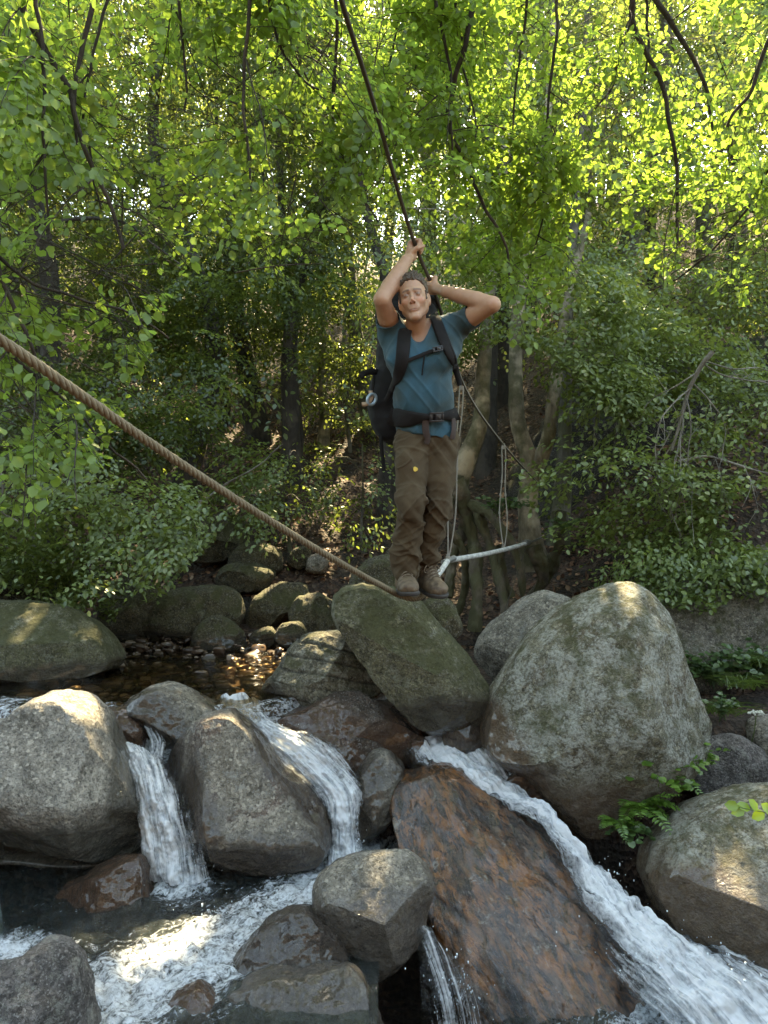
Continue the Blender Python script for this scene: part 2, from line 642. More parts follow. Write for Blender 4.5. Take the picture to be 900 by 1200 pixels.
    for s in (-1, 1):
        H.ell(h(.083 * s, -.008, -.018), np.array([.02, .024, .034]), HR, 0.004, 'cut')
        H.rc(h(.0705 * s, .022, .02), h(.0705 * s, .020, -.012), .009, .006, .006)
    V, Q = H.mesh()
    N = vnormals(V, Q)
    L = (V - HC) @ HR.T
    V = V + N * (0.0065 * vnoise(L * [150, 60, 110], 5) * sstep(.03, .10, L[:, 2]) + 0.002 * vnoise(L * [220, 60, 160], 15) + 0.0035 * vnoise(L * [70, 40, 50], 6) - .001)[:, None]
    ht = NT('short_hair')
    vv = ht.coord(scale=(3, 1, 1.4))
    ht.princ(Base_Color=ht.ramp(ht.noise(vv, 160, 4), [(0.3, (.022, .014, .009)), (0.7, (.115, .075, .048))]), Roughness=0.55,
             Normal=ht.bump(ht.noise(vv, 220, 3), 0.6, 0.003))
    build('hair', V, [Q], ht.m, man)

    # t-shirt
    T = Field([-0.10, 3.58, 2.33], [0.60, 4.26, 3.13], 0.0045)
    T.rc(J(494, 424, 3.985), J(496, 470, 4.03), 0.163, 0.148, sq=0.66)
    T.rc(J(496, 470, 4.03), J(499, 506, 4.05), 0.148, 0.156, 0.04, sq=0.66)
    T.ell(J(494, 455, 3.945), [0.125, 0.065, 0.13], None, 0.06)
    T.rc(J(478, 409, 3.98), J(511, 404, 3.98), 0.135, 0.135, 0.05, sq=0.72)
    T.ell(J(474, 421, 3.90), [0.085, 0.05, 0.065], None, 0.05)
    T.ell(J(514, 419, 3.90), [0.085, 0.05, 0.065], None, 0.05)
    T.rc(shR + [-.004, 0, -.010], shL + [.004, 0, -.010], 0.068, 0.068, 0.04)
    T.rc(neck0 + [-.03, .035, .005], shR + [0, 0, 0.012], 0.05, 0.056, 0.03)
    T.rc(neck0 + [.03, .035, .005], shL + [0, 0, 0.012], 0.05, 0.056, 0.03)
    def sleeve(sh, el, f, r):
        e = sh + (el - sh) * f
        T.rc(sh, e, 0.070, r, 0.03)
        d = nrm(el - sh)
        T.plane(e - d * 0.002, d, 0.004, e - 0.12, e + 0.12)
        T.rc(e - d * 0.035, e + d * 0.05, r - 0.010, r - 0.008, 0.0, 'cut')
    sleeve(shR, elR, 0.46, 0.066)
    sleeve(shL, elL, 0.55, 0.064)
    T.plane(J(500, 512, 4.04), [-0.2, 0, -1], 0.004)
    T.rc(neck0 + [0, -.02, .05], neck0 + [0, .05, 0.16], 0.070, 0.085, 0.008, 'cut')
    T.rc(neck0 + [0, -.03, .02], J(489, 401, 3.85), 0.060, 0.016, 0.010, 'cut')
    V, Q = T.mesh()
    V = relax(V, Q, 2, 0.4)
    N = vnormals(V, Q)
    zz = V[:, 2]
    diag = V @ np.array([0.75, 0.1, 0.65]); diag2 = V @ np.array([-0.8, 0.1, 0.6])
    w1 = vnoise(np.stack([diag * 22, V[:, 0] * 5, zz * 3], -1), 3)
    w2 = vnoise(np.stack([diag2 * 20, V[:, 0] * 4, zz * 4], -1), 9)
    w3 = vnoise(np.stack([V[:, 0] * 30, V[:, 1] * 12, zz * 5], -1), 12)
    low = sstep(2.85, 2.5, zz)
    disp = 0.006 * (1 - np.abs(w1)) ** 2 + 0.005 * (1 - np.abs(w2)) ** 2 + 0.006 * w3 * low + 0.004 * vnoise(V * 9, 31)
    V = V + N * (disp - 0.006)[:, None]
    st = NT('teal_jersey')
    v = st.coord()
    teal_tone = st.ramp(st.noise(v, 5.0, 2), [(0.38, 0.0), (0.62, 1.0)])  # random patches of darker grey-teal over the base teal
    col = st.mix(teal_tone, (0.020, 0.095, 0.140), (0.022, 0.052, 0.058))
    g = st.noise(v, 700, 2)
    col = st.mix(st.ramp(g, [(0.3, 0.8), (0.7, 1.0)]), (0, 0, 0), col)
    st.princ(Base_Color=col, Roughness=0.85, Sheen_Weight=0.1, Normal=st.bump(g, 0.25, 0.002))
    shirt = build('t_shirt', V, [Q], st.m, man)

    # trousers
    P = Field([-0.08, 3.80, 1.60], [0.56, 4.36, 2.62], 0.0048)
    hpR, knR, anR = J(483, 522, 4.03), J(482, 586, 3.98), J(475.5, 668, 4.10)
    hpL, knL, anL = J(518, 520, 4.07), J(514, 590, 4.03), J(497, 665, 4.20)
    P.rc(J(497, 492, 4.05), J(497, 508, 4.06), 0.140, 0.146, sq=0.62)
    P.ell(J(498, 514, 4.12), [0.15, 0.09, 0.09], None, 0.04)
    P.rc(hpR, hpR + (knR - hpR) * .6, 0.086, 0.079, 0.03); P.rc(hpR + (knR - hpR) * .5, knR, 0.080, 0.065, 0.015)
    P.rc(knR, knR + (anR - knR) * .8, 0.064, 0.055, 0.01); P.rc(knR + (anR - knR) * .8, anR, 0.055, 0.062, 0.01)
    P.rc(hpL, hpL + (knL - hpL) * .6, 0.088, 0.078, 0.018); P.rc(hpL + (knL - hpL) * .5, knL, 0.078, 0.060, 0.012)
    P.rc(knL, knL + (anL - knL) * .8, 0.059, 0.047, 0.01); P.rc(knL + (anL - knL) * .8, anL, 0.047, 0.053, 0.01)
    P.ell(knR + [0, -.02, 0], [.07, .07, .09], None, 0.03)
    P.ell(J(476, 545, 3.985), [.056, .07, .09], None, 0.015)      # bellows pocket on the thigh
    P.plane(J(497, 484, 4.05), [0, 0, 1], 0.006)
    V, Q = P.mesh()
    V = relax(V, Q, 2, 0.4)
    N = vnormals(V, Q)
    zz = V[:, 2]
    ang = np.arctan2(V[:, 1] - 4.06, V[:, 0] - np.where(V[:, 0] < J(500, 0, 4.06)[0], knR[0], knL[0]))
    def fold(z0, wdt): return np.exp(-((zz - z0) / wdt) ** 2)
    kz = knR[2]
    amt = 0.35 + 1.0 * fold(kz - 0.06, .10) + 1.4 * fold(anR[2] + 0.07, .12) + 0.6 * fold(hpR[2] + .02, .08)
    fa = vnoise(np.stack([zz * 20 + 1.6 * np.sin(ang) + 3 * V[:, 0], V[:, 0] * 5, V[:, 1] * 5], -1), 21)
    fb = vnoise(np.stack([zz * 34 - 2.2 * np.sin(ang + 1), V[:, 0] * 9, V[:, 1] * 9], -1), 27)
    fc = vnoise(np.stack([zz * 7, V[:, 0] * 26, V[:, 1] * 20], -1), 33)
    dg1 = vnoise(np.stack([(zz * .8 + V[:, 0] * 1.1) * 20, V[:, 1] * 6, zz * 3], -1), 51); dg2 = vnoise(np.stack([(zz * .9 - V[:, 0] * 1.0) * 24, V[:, 1] * 7, zz * 4], -1), 57)
    sharp = lambda n_: np.maximum(0, 1 - np.abs(n_) * 1.7) ** 1.2
    disp = amt * (0.006 * sharp(fa) + 0.004 * sharp(fb) + 0.010 * sharp(dg1) + 0.009 * sharp(dg2)) + 0.006 * fc + .002 * vnoise(V * 30, 8)
    V = V + N * (disp - 0.003)[:, None]
    tr = cloth('brown_trekking_cloth', (0.070, 0.048, 0.027), (0.088, 0.062, 0.035), 500, 0.9, 9)
    trou = build('trousers', V, [Q], tr, man)
    deps = BVHTree.FromPolygons([Vector(p) for p in V], [list(map(int, q)) for q in Q])
    deps_shirt = BVHTree.FromPolygons([v.co + Vector(man.location) * 0 for v in shirt.data.vertices], [list(p.vertices) for p in shirt.data.polygons])

    CAM = np.array([0, 0, CAMZ])

    def onto(x, y, trees, fallY):
        d = nrm(J(x, y, 4.0) - CAM)
        best = None
        for t in trees:
            hit = t.ray_cast(Vector(CAM), Vector(d))
            if hit[0] is not None and (best is None or hit[3] < best[1]):
                best = (np.array(hit[0]), hit[3], np.array(hit[1]))
        if best is None:
            p = J(x, y, fallY)
            return p, -d
        return best[0], best[2] if best[2] @ d < 0 else -best[2]

    def ribbon(pts, width, thick, trees, fallY, name, mat, parent, n=40, lift=0.006, smooth_n=4):
        """a strap laid over the clothes along photo points (x, y)"""
        path = spline(np.array(pts, float), n)
        P3, N3 = [], []
        for x, y in path[:, :2]:
            p, nn = onto(x, y, trees, fallY)
            P3.append(p); N3.append(nn)
        P3, N3 = np.array(P3), np.array(N3)
        for _ in range(smooth_n):
            P3[1:-1] = 0.25 * P3[:-2] + 0.5 * P3[1:-1] + 0.25 * P3[2:]
            N3[1:-1] = nrm(0.25 * N3[:-2] + 0.5 * N3[1:-1] + 0.25 * N3[2:])
        P3 = P3 + N3 * lift
        Tn = nrm(np.gradient(P3, axis=0))
        S = nrm(np.cross(Tn, N3))
        wv = np.broadcast_to(np.asarray(width, float), (n,)) if np.ndim(width) == 0 else np.interp(np.linspace(0, 1, n), np.linspace(0, 1, len(width)), width)
        sec = [(-1, -.5), (-1, .4), (-.8, .75), (0, 1.0), (.8, .75), (1, .4), (1, -.5)]
        v = np.stack([P3 + S * (wv * .5 * a)[:, None] + N3 * (thick * b) for a, b in sec], 1).reshape(-1, 3)
        m = len(sec)
        i = np.arange(n - 1)[:, None] * m; j = np.arange(m)[None]; jn = (j + 1) % m
        f = np.stack([i + j, i + m + j, i + m + jn, i + jn], -1).reshape(-1, 4)
        return build(name, v, [f], mat, parent)

    # flap, seam and maker's badge on the trousers
    pocket = ribbon([(466, 549), (474, 545), (482, 538)], 0.012, 0.004, [deps], 4.0, 'pocket_flap', tr, trou, 14, 0.001)
    badge = plain('yellow_badge', (0.55, 0.36, 0.05), 0.6)
    mb = MB()
    p, n = onto(486.5, 550, [deps], 4.0)
    sx = nrm(np.cross([0, 0, 1], n)); sz = np.cross(n, sx)
    a = np.arange(14) / 14 * 2 * math.pi
    r = 0.0125 * (1 + 0.10 * np.cos(3 * a))
    ring = p + n * .006 + r[:, None] * (np.cos(a)[:, None] * sx + np.sin(a)[:, None] * sz)
    mb.add(np.concatenate([ring, [p + n * .007]]), np.stack([np.arange(14), (np.arange(14) + 1) % 14, np.full(14, 14)], -1))
    mb.build('emblem', badge, trou)

    # boots
    leather = NT('boot_leather')
    v = leather.coord()
    leather.princ(Base_Color=leather.ramp(leather.noise(v, 30, 5), [(0.3, (.060, .038, .022)), (0.75, (.17, .115, .068))]), Roughness=0.7,
                  Normal=leather.bump(leather.noise(v, 90, 4), 0.5, 0.004))
    leather = leather.m
    rubber = plain('sole_rubber', (0.035, 0.030, 0.026), 0.75)
    lace_m = plain('lace_cord', (0.16, 0.12, 0.08), 0.8)

    def boot(ankle, toe, heel):
        """heel, toe: points on the sole line"""
        d = toe - heel; L = np.linalg.norm(d); d = d / L
        up_ = nrm(ankle - heel - d * ((ankle - heel) @ d)); up_ = nrm(up_ * 0.6 + np.array([0, 0, .4])); up_ = nrm(up_ - d * (up_ @ d))
        s = np.cross(d, up_)
        R = np.stack([s, d, up_])
        lo = np.minimum(np.minimum(ankle, toe), heel) - 0.13; hi = np.maximum(np.maximum(ankle, toe), heel) + 0.13
        b = Field(lo, hi, 0.004)
        def q(a, f, u): return heel + s * a + d * f + up_ * u
        b.ell(q(0, L * .20, .045), [.047, .066, .056], R, 0)
        b.rc(q(0, L * .20, .06), ankle + [0, 0, .012], .054, .054, .02)
        b.ell(q(0, L * .62, .040), [.055, .110, .046], R, 0.03)
        b.rc(q(0, L * .30, .105), q(0, L * .66, .050), .042, .036, .03)
        b.ell(q(0, L * .84, .034), [.052, .060, .042], R, 0.015)
        b.plane(q(0, 0, .012), -up_, 0.004)
        V, Q = b.mesh(); V = relax(V, Q, 2, .4)
        N = vnormals(V, Q)
        V = V + N * (0.003 * vnoise(V * 45, 4))[:, None]
        bo = build('boot', V, [Q], leather, man)
        c = Field(lo, hi, 0.004)
        c.ell(q(0, L * .20, .012), [.052, .074, .034], R, 0)
        c.ell(q(0, L * .60, .012), [.060, .128, .034], R, 0.02)
        c.ell(q(0, L * .82, .012), [.058, .072, .034], R, 0.01)
        c.plane(q(0, 0, .020), up_, .003)
        c.plane(q(0, 0, -.004), -up_, .004)
        V, Q = c.mesh()
        build('sole', V, [Q], rubber, bo)
        mb = MB()
        for k in range(5):
            f0 = .40 + .072 * k
            zc = np.interp(f0, [.40, .72], [.150, .094])
            arc = [q(.030, L * f0 - .006, zc - .016), q(.012, L * f0 + .006, zc + .002), q(-.012, L * f0 - .006, zc + .002), q(-.030, L * f0 + .006, zc - .016)]
            tube_mb(mb, spline(arc, 10), 0.0032, 6)
        for sg in (1, -1):
            tube_mb(mb, spline([q(0, L * .42, .145), q(.030 * sg, L * .46, .148), q(.046 * sg, L * .50, .118), q(.035 * sg, L * .48, .112)], 12), 0.0028, 6)
        mb.build('lace', lace_m, bo)
        return bo
    boot(J(475, 668, 4.10), J(480, 698, 3.92), J(474, 693, 4.19))
    boot(J(499, 667, 4.20), J(516, 700, 4.03), J(497, 690, 4.24))

    # ------------------------------------------------------------ rucksack
    black = cloth('black_nylon', (0.006, 0.006, 0.007), (0.013, 0.013, 0.015), 500, 0.75, 8)
    web = cloth('dark_webbing', (0.007, 0.0065, 0.0065), (0.014, 0.012, 0.012), 500, 0.8, 12)
    brownweb = cloth('brown_webbing', (0.050, 0.036, 0.032), (0.075, 0.055, 0.048), 500, 0.8, 12)
    plastic = plain('black_plastic', (0.02, 0.02, 0.022), 0.35)
    bag = empty('backpack', J(470, 470, 4.28), 'black trekking backpack worn by the man, straps buckled over his teal shirt', 'backpack')
    K = Field([-0.16, 4.02, 2.25], [0.46, 4.64, 3.28], 0.007)
    K.ell(J(474, 430, 4.30), [0.150, 0.150, 0.30], None, 0.0, p=3.2)
    K.ell(J(472, 478, 4.28), [0.165, 0.14, 0.20], None, 0.04, p=3.0)
    K.ell(J(477, 372, 4.30), [0.165, 0.15, 0.095], None, 0.03, p=3.0)
    K.ell(J(446, 470, 4.26), [0.058, 0.10, 0.15], None, 0.02, p=2.6)
    V, Q = K.mesh(); V = relax(V, Q, 2, .5)
    N = vnormals(V, Q)
    V = V + N * (0.010 * (1 - np.abs(vnoise(V * [9, 9, 16], 41))) + .006 * vnoise(V * 22, 43))[:, None]
    pack = build('pack_body', V, [Q], black, bag)
    Lm = Field([-0.16, 4.02, 2.9], [0.46, 4.64, 3.32], 0.007)
    Lm.ell(J(477, 357, 4.30), [0.170, 0.155, 0.060], None, 0.0, p=3.0)
    V, Q = Lm.mesh(); V = relax(V, Q, 2, .5)
    V = V + vnormals(V, Q) * (0.008 * vnoise(V * 14, 47))[:, None]
    build('lid_pocket', V, [Q], black, bag)
    tr2 = [deps, deps_shirt]
    sR = ribbon([(479, 374), (475, 388), (473, 405), (471, 425), (466, 442), (459, 458), (452, 470)], [0.062, 0.068, 0.068, 0.066, 0.055, 0.035, 0.025], 0.012, [deps_shirt], 4.06, 'shoulder_strap', web, bag)
    sL = ribbon([(507, 367), (511, 376), (516, 390), (522, 404), (529, 420), (535, 436), (539, 452)], [0.050, 0.056, 0.058, 0.056, 0.046, 0.032, 0.024], 0.012, [deps_shirt], 4.06, 'shoulder_strap', web, bag)
    ch = ribbon([(474, 424), (490, 418), (505, 413), (517, 409), (526, 405)], 0.019, 0.004, [deps_shirt], 4.0, 'chest_strap', web, bag, 30, 0.012, 10)
    def buckle(x, y, w, hgt, trees, rollv, parent, lift=.018):
        p, n = onto(x, y, trees, 3.9)
        n = nrm(n * .5 + np.array([0, -.5, 0]))
        ax = nrm(rollv - n * (np.asarray(rollv) @ n)); az = np.cross(ax, n)
        m = MB()
        A = np.stack([ax, az, n])
        c = p + n * lift
        for sg in (-1, 1):
            rbox(m, c + az * sg * hgt * .40, (w * .5, hgt * .10, .006), A)
        rbox(m, c - ax * w * .40, (w * .10, hgt * .30, .0055), A)
        rbox(m, c + ax * w * .12, (w * .20, hgt * .30, .007), A)
        rbox(m, c + ax * w * .44, (w * .06, hgt * .30, .0055), A)
        return m.build('buckle', plastic, parent, smooth=False)
    buckle(513, 410.5, .05, .026, [deps_shirt], [1, 0, .22], ch, .022)
    ribbon([(497, 418), (496, 428), (494.5, 440)], 0.007, 0.003, [deps_shirt], 3.9, 'strap_tail', web, ch, 12, .010)
    ribbon([(525, 405), (531, 418), (533, 428)], 0.012, 0.003, [deps_shirt], 3.9, 'strap_tail', web, ch, 12, .016)
    hb = ribbon([(456, 487), (464, 489), (476, 490), (490, 489), (500, 488), (518, 487), (528, 486), (537, 484)], [0.085, .095, .088, .060, .034, .032, .055, .075], 0.012, tr2, 4.02, 'hip_belt', web, bag, 50, .010, 6)
    buckle(510, 488, .075, .05, tr2, [1, 0, .02], hb, .024)
    ribbon([(499, 491), (499, 502), (500, 513), (499.5, 520)], [.036, .036, .034, .026], 0.003, tr2, 4.0, 'belt_tail', brownweb, hb, 16, .016)
    ribbon([(527, 484), (529, 495), (529, 505), (528, 513)], [.034, .034, .034, .032], 0.003, tr2, 4.0, 'belt_tail', brownweb, hb, 16, .016)
    # loose side straps, tool loop and carabiner on the left flank of the pack
    def strip(pts, w, t, name, mat, parent, nrmv=(0, -1, 0)):
        P3 = spline(np.array(pts), 24)
        T_ = nrm(np.gradient(P3, axis=0)); n = np.tile(np.array(nrmv, float), (24, 1)); S = nrm(np.cross(T_, n)); n = np.cross(S, T_)
        sec = [(-1, -1), (-1, 1), (1, 1), (1, -1)]
        v = np.stack([P3 + S * (w / 2 * a) + n * (t / 2 * b) for a, b in sec], 1).reshape(-1, 3)
        i = np.arange(23)[:, None] * 4; j = np.arange(4)[None]; jn = (j + 1) % 4
        f = np.stack([i + j, i + 4 + j, i + 4 + jn, i + jn], -1).reshape(-1, 4)
        return build(name, v, [f, np.array([[0, 1, 2, 3], [95, 94, 93, 92]])], mat, parent, smooth=False)
    strip([J(446, 508, 4.20), J(447, 525, 4.19), J(449, 540, 4.20), J(450, 552, 4.20)], .020, .004, 'hanging_strap', web, bag)
    strip([J(436, 430, 4.2), J(438, 445, 4.16), J(436, 462, 4.15)], .014, .004, 'side_strap', web, bag)
    strip([J(443, 436, 4.2), J(432, 436, 4.16), J(424, 440, 4.15), J(427, 442, 4.15)], .030, .014, 'tool_loop', web, bag)
    mb = MB()
    c = J(435.5, 468, 4.10)
    a = np.linspace(0, 2 * math.pi, 30)[:-1]
    ring = c + np.stack([.022 * np.cos(a) + .006 * np.sin(a), .012 * np.cos(a), .028 * np.sin(a)], -1)
    v_, f_ = tube(np.concatenate([ring, ring[:2]]), .0085, 8, cap=False)
    mb.add(v_, f_)
    mb.build('carabiner', plain('pale_blue_metal', (0.30, 0.42, 0.50), 0.35, 0.3), bag)
    strip([J(434, 458, 4.12), J(435, 466, 4.10), J(430, 473, 4.09), J(424, 474, 4.09)], .022, .006, 'cord_loop', plain('tan_tape', (.35, .25, .17), .8), bag)


if 'man' in BUILD:
    make_man()
# ------------------------------------------------------------------ the two lines of the rope crossing
def make_ropes():
    def hemp(name, a, b, rough=0.85):
        t = NT(name)
        v = t.coord()
        f = t.noise(v, 25, 5)
        g = t.noise(v, 500, 2)
        col = t.mix(f, a, b)
        col = t.mix(t.ramp(g, [(0.3, 0.65), (0.7, 1.0)]), (0, 0, 0), col)
        t.princ(Base_Color=col, Roughness=rough, Normal=t.bump(g, 0.5, 0.002))
        return t.m
    tan = hemp('tan_rope', (.135, .100, .058), (.27, .21, .13))
    darkr = hemp('dark_cord', (.045, .038, .026), (.085, .07, .05))
    pale = plain('worn_white_pipe', (.46, .46, .44), 0.5, var=0.4, scale=26)
    grey = plain('galvanised_fitting', (.22, .22, .21), 0.45, 0.6)
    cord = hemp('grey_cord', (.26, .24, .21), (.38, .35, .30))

    foot = empty('foot_rope', J(475, 697, 4.1), 'thick tan twisted rope the man stands on, with white tubes beyond his feet', 'rope')
    a, b = J(0, 398, 2.0), J(471, 699, 4.07)
    pts = [a + (b - a) * t - np.array([0, 0, .035 * 4 * max(0, t) * (1 - t)]) for t in (-.85, -.6, -.3, 0, .25, .5, .75, .92, 1.0)] + [J(484, 702, 4.12), J(495, 698, 4.24), J(504, 684, 4.42)]
    n = 640
    P = spline(pts, n)
    s = np.r_[0, np.cumsum(np.linalg.norm(np.diff(P, axis=0), axis=1))]
    T, N, B = frames(P)
    mb = MB()
    for k in range(4):
        a = s / 0.098 * 2 * math.pi + k * math.pi / 2
        Q = P + 0.0085 * (np.cos(a)[:, None] * N + np.sin(a)[:, None] * B)
        tube_mb(mb, Q, 0.0076 * (1 + .10 * vnoise(np.stack([s * 14, s * 0 + k, s * 0], -1), 3)), 7)
    mb.build('twisted_rope', tan, foot)
    A, Bp, C = J(501, 686, 4.38), J(525, 657, 5.25), J(617, 637, 7.0)
    for a, b, r in ((A, Bp, .018), (Bp, C, .019)):
        mb = MB()
        d = nrm(b - a)
        L = np.linspace(0, 1, 14)[:, None]
        PP = (a + d * .03) * (1 - L) + (b - d * .03) * L
        PP[:, 2] -= 0.012 * np.sin(np.pi * L[:, 0])
        tube_mb(mb, PP, r, 10)
        mb.build('white_tube', pale, foot)
    mb = MB()
    tube_mb(mb, spline([Bp + [-.035, -.05, -.010], Bp, Bp + [.05, .09, .012]], 8), .021, 8)
    tube_mb(mb, [Bp + [0, 0, -.015], Bp + [0, 0, .045]], .012, 8)
    mb.build('joint_clamp', grey, foot)
    mb = MB()
    far = J(640, 628, 7.6)
    tube_mb(mb, spline([C, J(628, 633, 7.3), far], 8), .010, 7)
    tube_mb(mb, [C - [.03, .05, -.01], C + [.03, .05, .01]], .026, 8)
    mb.build('end_fitting', grey, foot)

    hand = empty('hand_rope', HAND_PTS[1], 'dark overhead rope the man grips, sloping down to the far bank trees', 'rope')
    mb = MB()
    PP = spline(HAND_PTS, 160)
    tube_mb(mb, PP, np.interp(PP[:, 1], [2.6, 4.0, 4.6, 5.3], [0.0100, .0102, .0095, .0070]), 8)
    mb.build('cord', darkr, hand)  # shade on the near rope is put into this dark colour
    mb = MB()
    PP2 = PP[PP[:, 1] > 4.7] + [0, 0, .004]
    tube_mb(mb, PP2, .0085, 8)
    mb.build('pale_lit_length', cord, hand)  # added paler length: light on the far rope put in as colour

    def hanger(top, bot, sp, label, knots):
        h = empty('hanger_cord', bot, label, 'cord')
        for sg in (-1, 1):
            mb = MB()
            L = np.linspace(0, 1, 24)
            Q = top * (1 - L)[:, None] + bot * L[:, None]
            Q[:, 0] += sg * sp * np.sin(np.pi * np.clip(L * .95 + .03, 0, 1)) ** .5 * (0.5 + 0.5 * L) + 0.008 * np.sin(L * 9 + sg)
            tube_mb(mb, Q, .0052, 6)
            for kk in knots:
                i = int(kk * 23)
                tube_mb(mb, [Q[i] - [0, 0, .012], Q[i] + [0, 0, .012]], .0095, 6)
            mb.build('strand', cord, h)
        for a, b, r in ((top - [0, 0, .03], top + [0, 0, .018], .013), (bot - [0, 0, .022], bot + [0, 0, .02], .016)):
            mb = MB()
            tube_mb(mb, [a, b], r, 7)
            mb.build('knot', cord, h)
    hanger(J(590, 522, 6.45), J(590, 643, 6.45), .032, 'pair of pale cords hanging free from the upper rope in front of the forked tree', (.35, .52, .66))
    hanger(J(541, 452, 5.25), J(525, 655, 5.25), .026, 'pair of cords hanging beside the legs of the man down to the tube joint', (.5,))
    # thin tie wire from the end fitting down behind the rocks
    mb = MB()
    tube_mb(mb, spline([C + [0, 0, -.02], J(610, 660, 6.9), J(600, 690, 6.8), J(588, 725, 6.7)], 16), .0045, 6)
    o = mb.build('tie_wire', darkr)
    tag(o, 'thin dark wire running down from the tube end to the pale grey rock', 'wire')


if 'rope' in BUILD:
    make_ropes()
# ------------------------------------------------------------------ courses of the falls: both edges and the distance
CASCADES = [
    [(134, 872, 170, 876, 4.46), (142, 888, 190, 890, 4.36), (152, 916, 206, 915, 4.24), (156, 952, 222, 950, 4.18), (158, 990, 238, 985, 4.15), (158, 1034, 254, 1034, 4.12)],
    [(160, 834, 172, 836, 4.72), (166, 850, 184, 852, 4.66), (172, 872, 196, 866, 4.60), (165, 892, 200, 884, 4.50), (160, 905, 195, 898, 4.44)],
    [(252, 822, 306, 818, 5.10), (262, 838, 310, 836, 4.95), (282, 856, 326, 848, 4.82), (298, 876, 368, 858, 4.72), (320, 899, 398, 876, 4.62), (348, 920, 416, 902, 4.54), (374, 942, 428, 928, 4.45), (384, 965, 422, 958, 4.40), (382, 1000, 428, 992, 4.36), (372, 1026, 438, 1012, 4.30)],
    [(340, 872, 372, 860, 4.84), (356, 884, 398, 872, 4.80), (380, 900, 416, 905, 4.74)],
    [(464, 872, 556, 866, 4.95), (482, 892, 596, 886, 4.74), (524, 908, 616, 916, 4.56), (574, 925, 632, 948, 4.42), (614, 952, 656, 974, 4.30), (638, 982, 682, 996, 4.18), (658, 1012, 714, 1026, 4.06), (678, 1050, 752, 1064, 3.90), (700, 1095, 806, 1096, 3.72), (726, 1145, 880, 1122, 3.56), (758, 1198, 950, 1152, 3.42), (780, 1260, 1030, 1200, 3.32)],
    [(488, 1088, 508, 1092, 3.50), (490, 1110, 528, 1114, 3.42), (492, 1140, 552, 1146, 3.35), (494, 1175, 570, 1180, 3.30), (496, 1240, 590, 1250, 3.25)],
    [(-14, 1040, 2, 1042, 4.0), (-12, 1070, 8, 1072, 3.92), (-10, 1112, 16, 1112, 3.86)],
    [(560, 1115, 580, 1112, 3.66), (575, 1140, 600, 1138, 3.60), (598, 1180, 622, 1176, 3.50), (612, 1215, 640, 1210, 3.42)],
]
WET = []
for secs in CASCADES:
    P = spline(np.array([np.r_[(J(a, b, Y) + J(c, d, Y)) / 2, np.linalg.norm(J(a, b, Y) - J(c, d, Y)) / 2] for a, b, c, d, Y in secs]), 50)
    WET.append(P)
WET = np.concatenate(WET)


def splash(W):
    d = np.full(len(W), 9.0)
    for p in WET:
        d = np.minimum(d, np.linalg.norm(W - p[:3], axis=1) - p[3])
    return d
# ------------------------------------------------------------------ terrain
POOL_HI, POOL_LO = 0.80, 0.0


def terrain_z(x, y):
    p = np.stack([x, y, np.zeros_like(x)], -1)
    far = np.maximum(0, y - 7.4 - 0.25 * np.sin(x * 1.3))
    hill = 0.72 + 0.52 * np.minimum(far, 14) + 0.34 * np.maximum(far - 14, 0)
    hill += 0.20 * np.clip(x - 0.5, 0, 3) * sstep(5.2, 7.0, y) * sstep(0.6, 1.6, x)          # right bank stands higher
    hill += 0.40 * np.clip(x - 2.2, 0, 6) * sstep(6.2, 8.0, y)
    hill -= 0.25 * sstep(1.5, 2.2, x) * sstep(6.6, 5.4, y)
    hill += 0.30 * np.clip(-x - 3.2, 0, 8) * sstep(3, 6, y)
    bed_hi = 0.60 + 0.03 * vnoise(p * 2.1, 3)
    z = np.where(far > 0, np.maximum(hill, bed_hi), np.maximum(bed_hi, hill - 0.12))
    low = np.where(x < -.06, -0.50, -0.95)
    drop = sstep(5.15, 4.75, y + 0.15 * np.sin(x * 2))
    z = z * (1 - drop) + low * drop
    side = sstep(1.9, 3.4, np.abs(x + 0.3)) * sstep(5.4, 4.6, y)
    z = z * (1 - side) + (0.9 + 0.35 * (np.abs(x) - 2)) * side
    near = sstep(2.1, 0.9, y)
    z = z * (1 - near) + (0.42 + 0.5 * np.clip(-y - 1.5, 0, 30)) * near  # unseen near bank raised behind the camera to block low skylight
    rough = sstep(0, 1.0, far) * 0.10 + 0.03
    z = z + rough * fbm(p * 1.3, 11, 4) + 0.5 * sstep(10, 40, far) * fbm(p * 0.12, 15, 3)
    return z


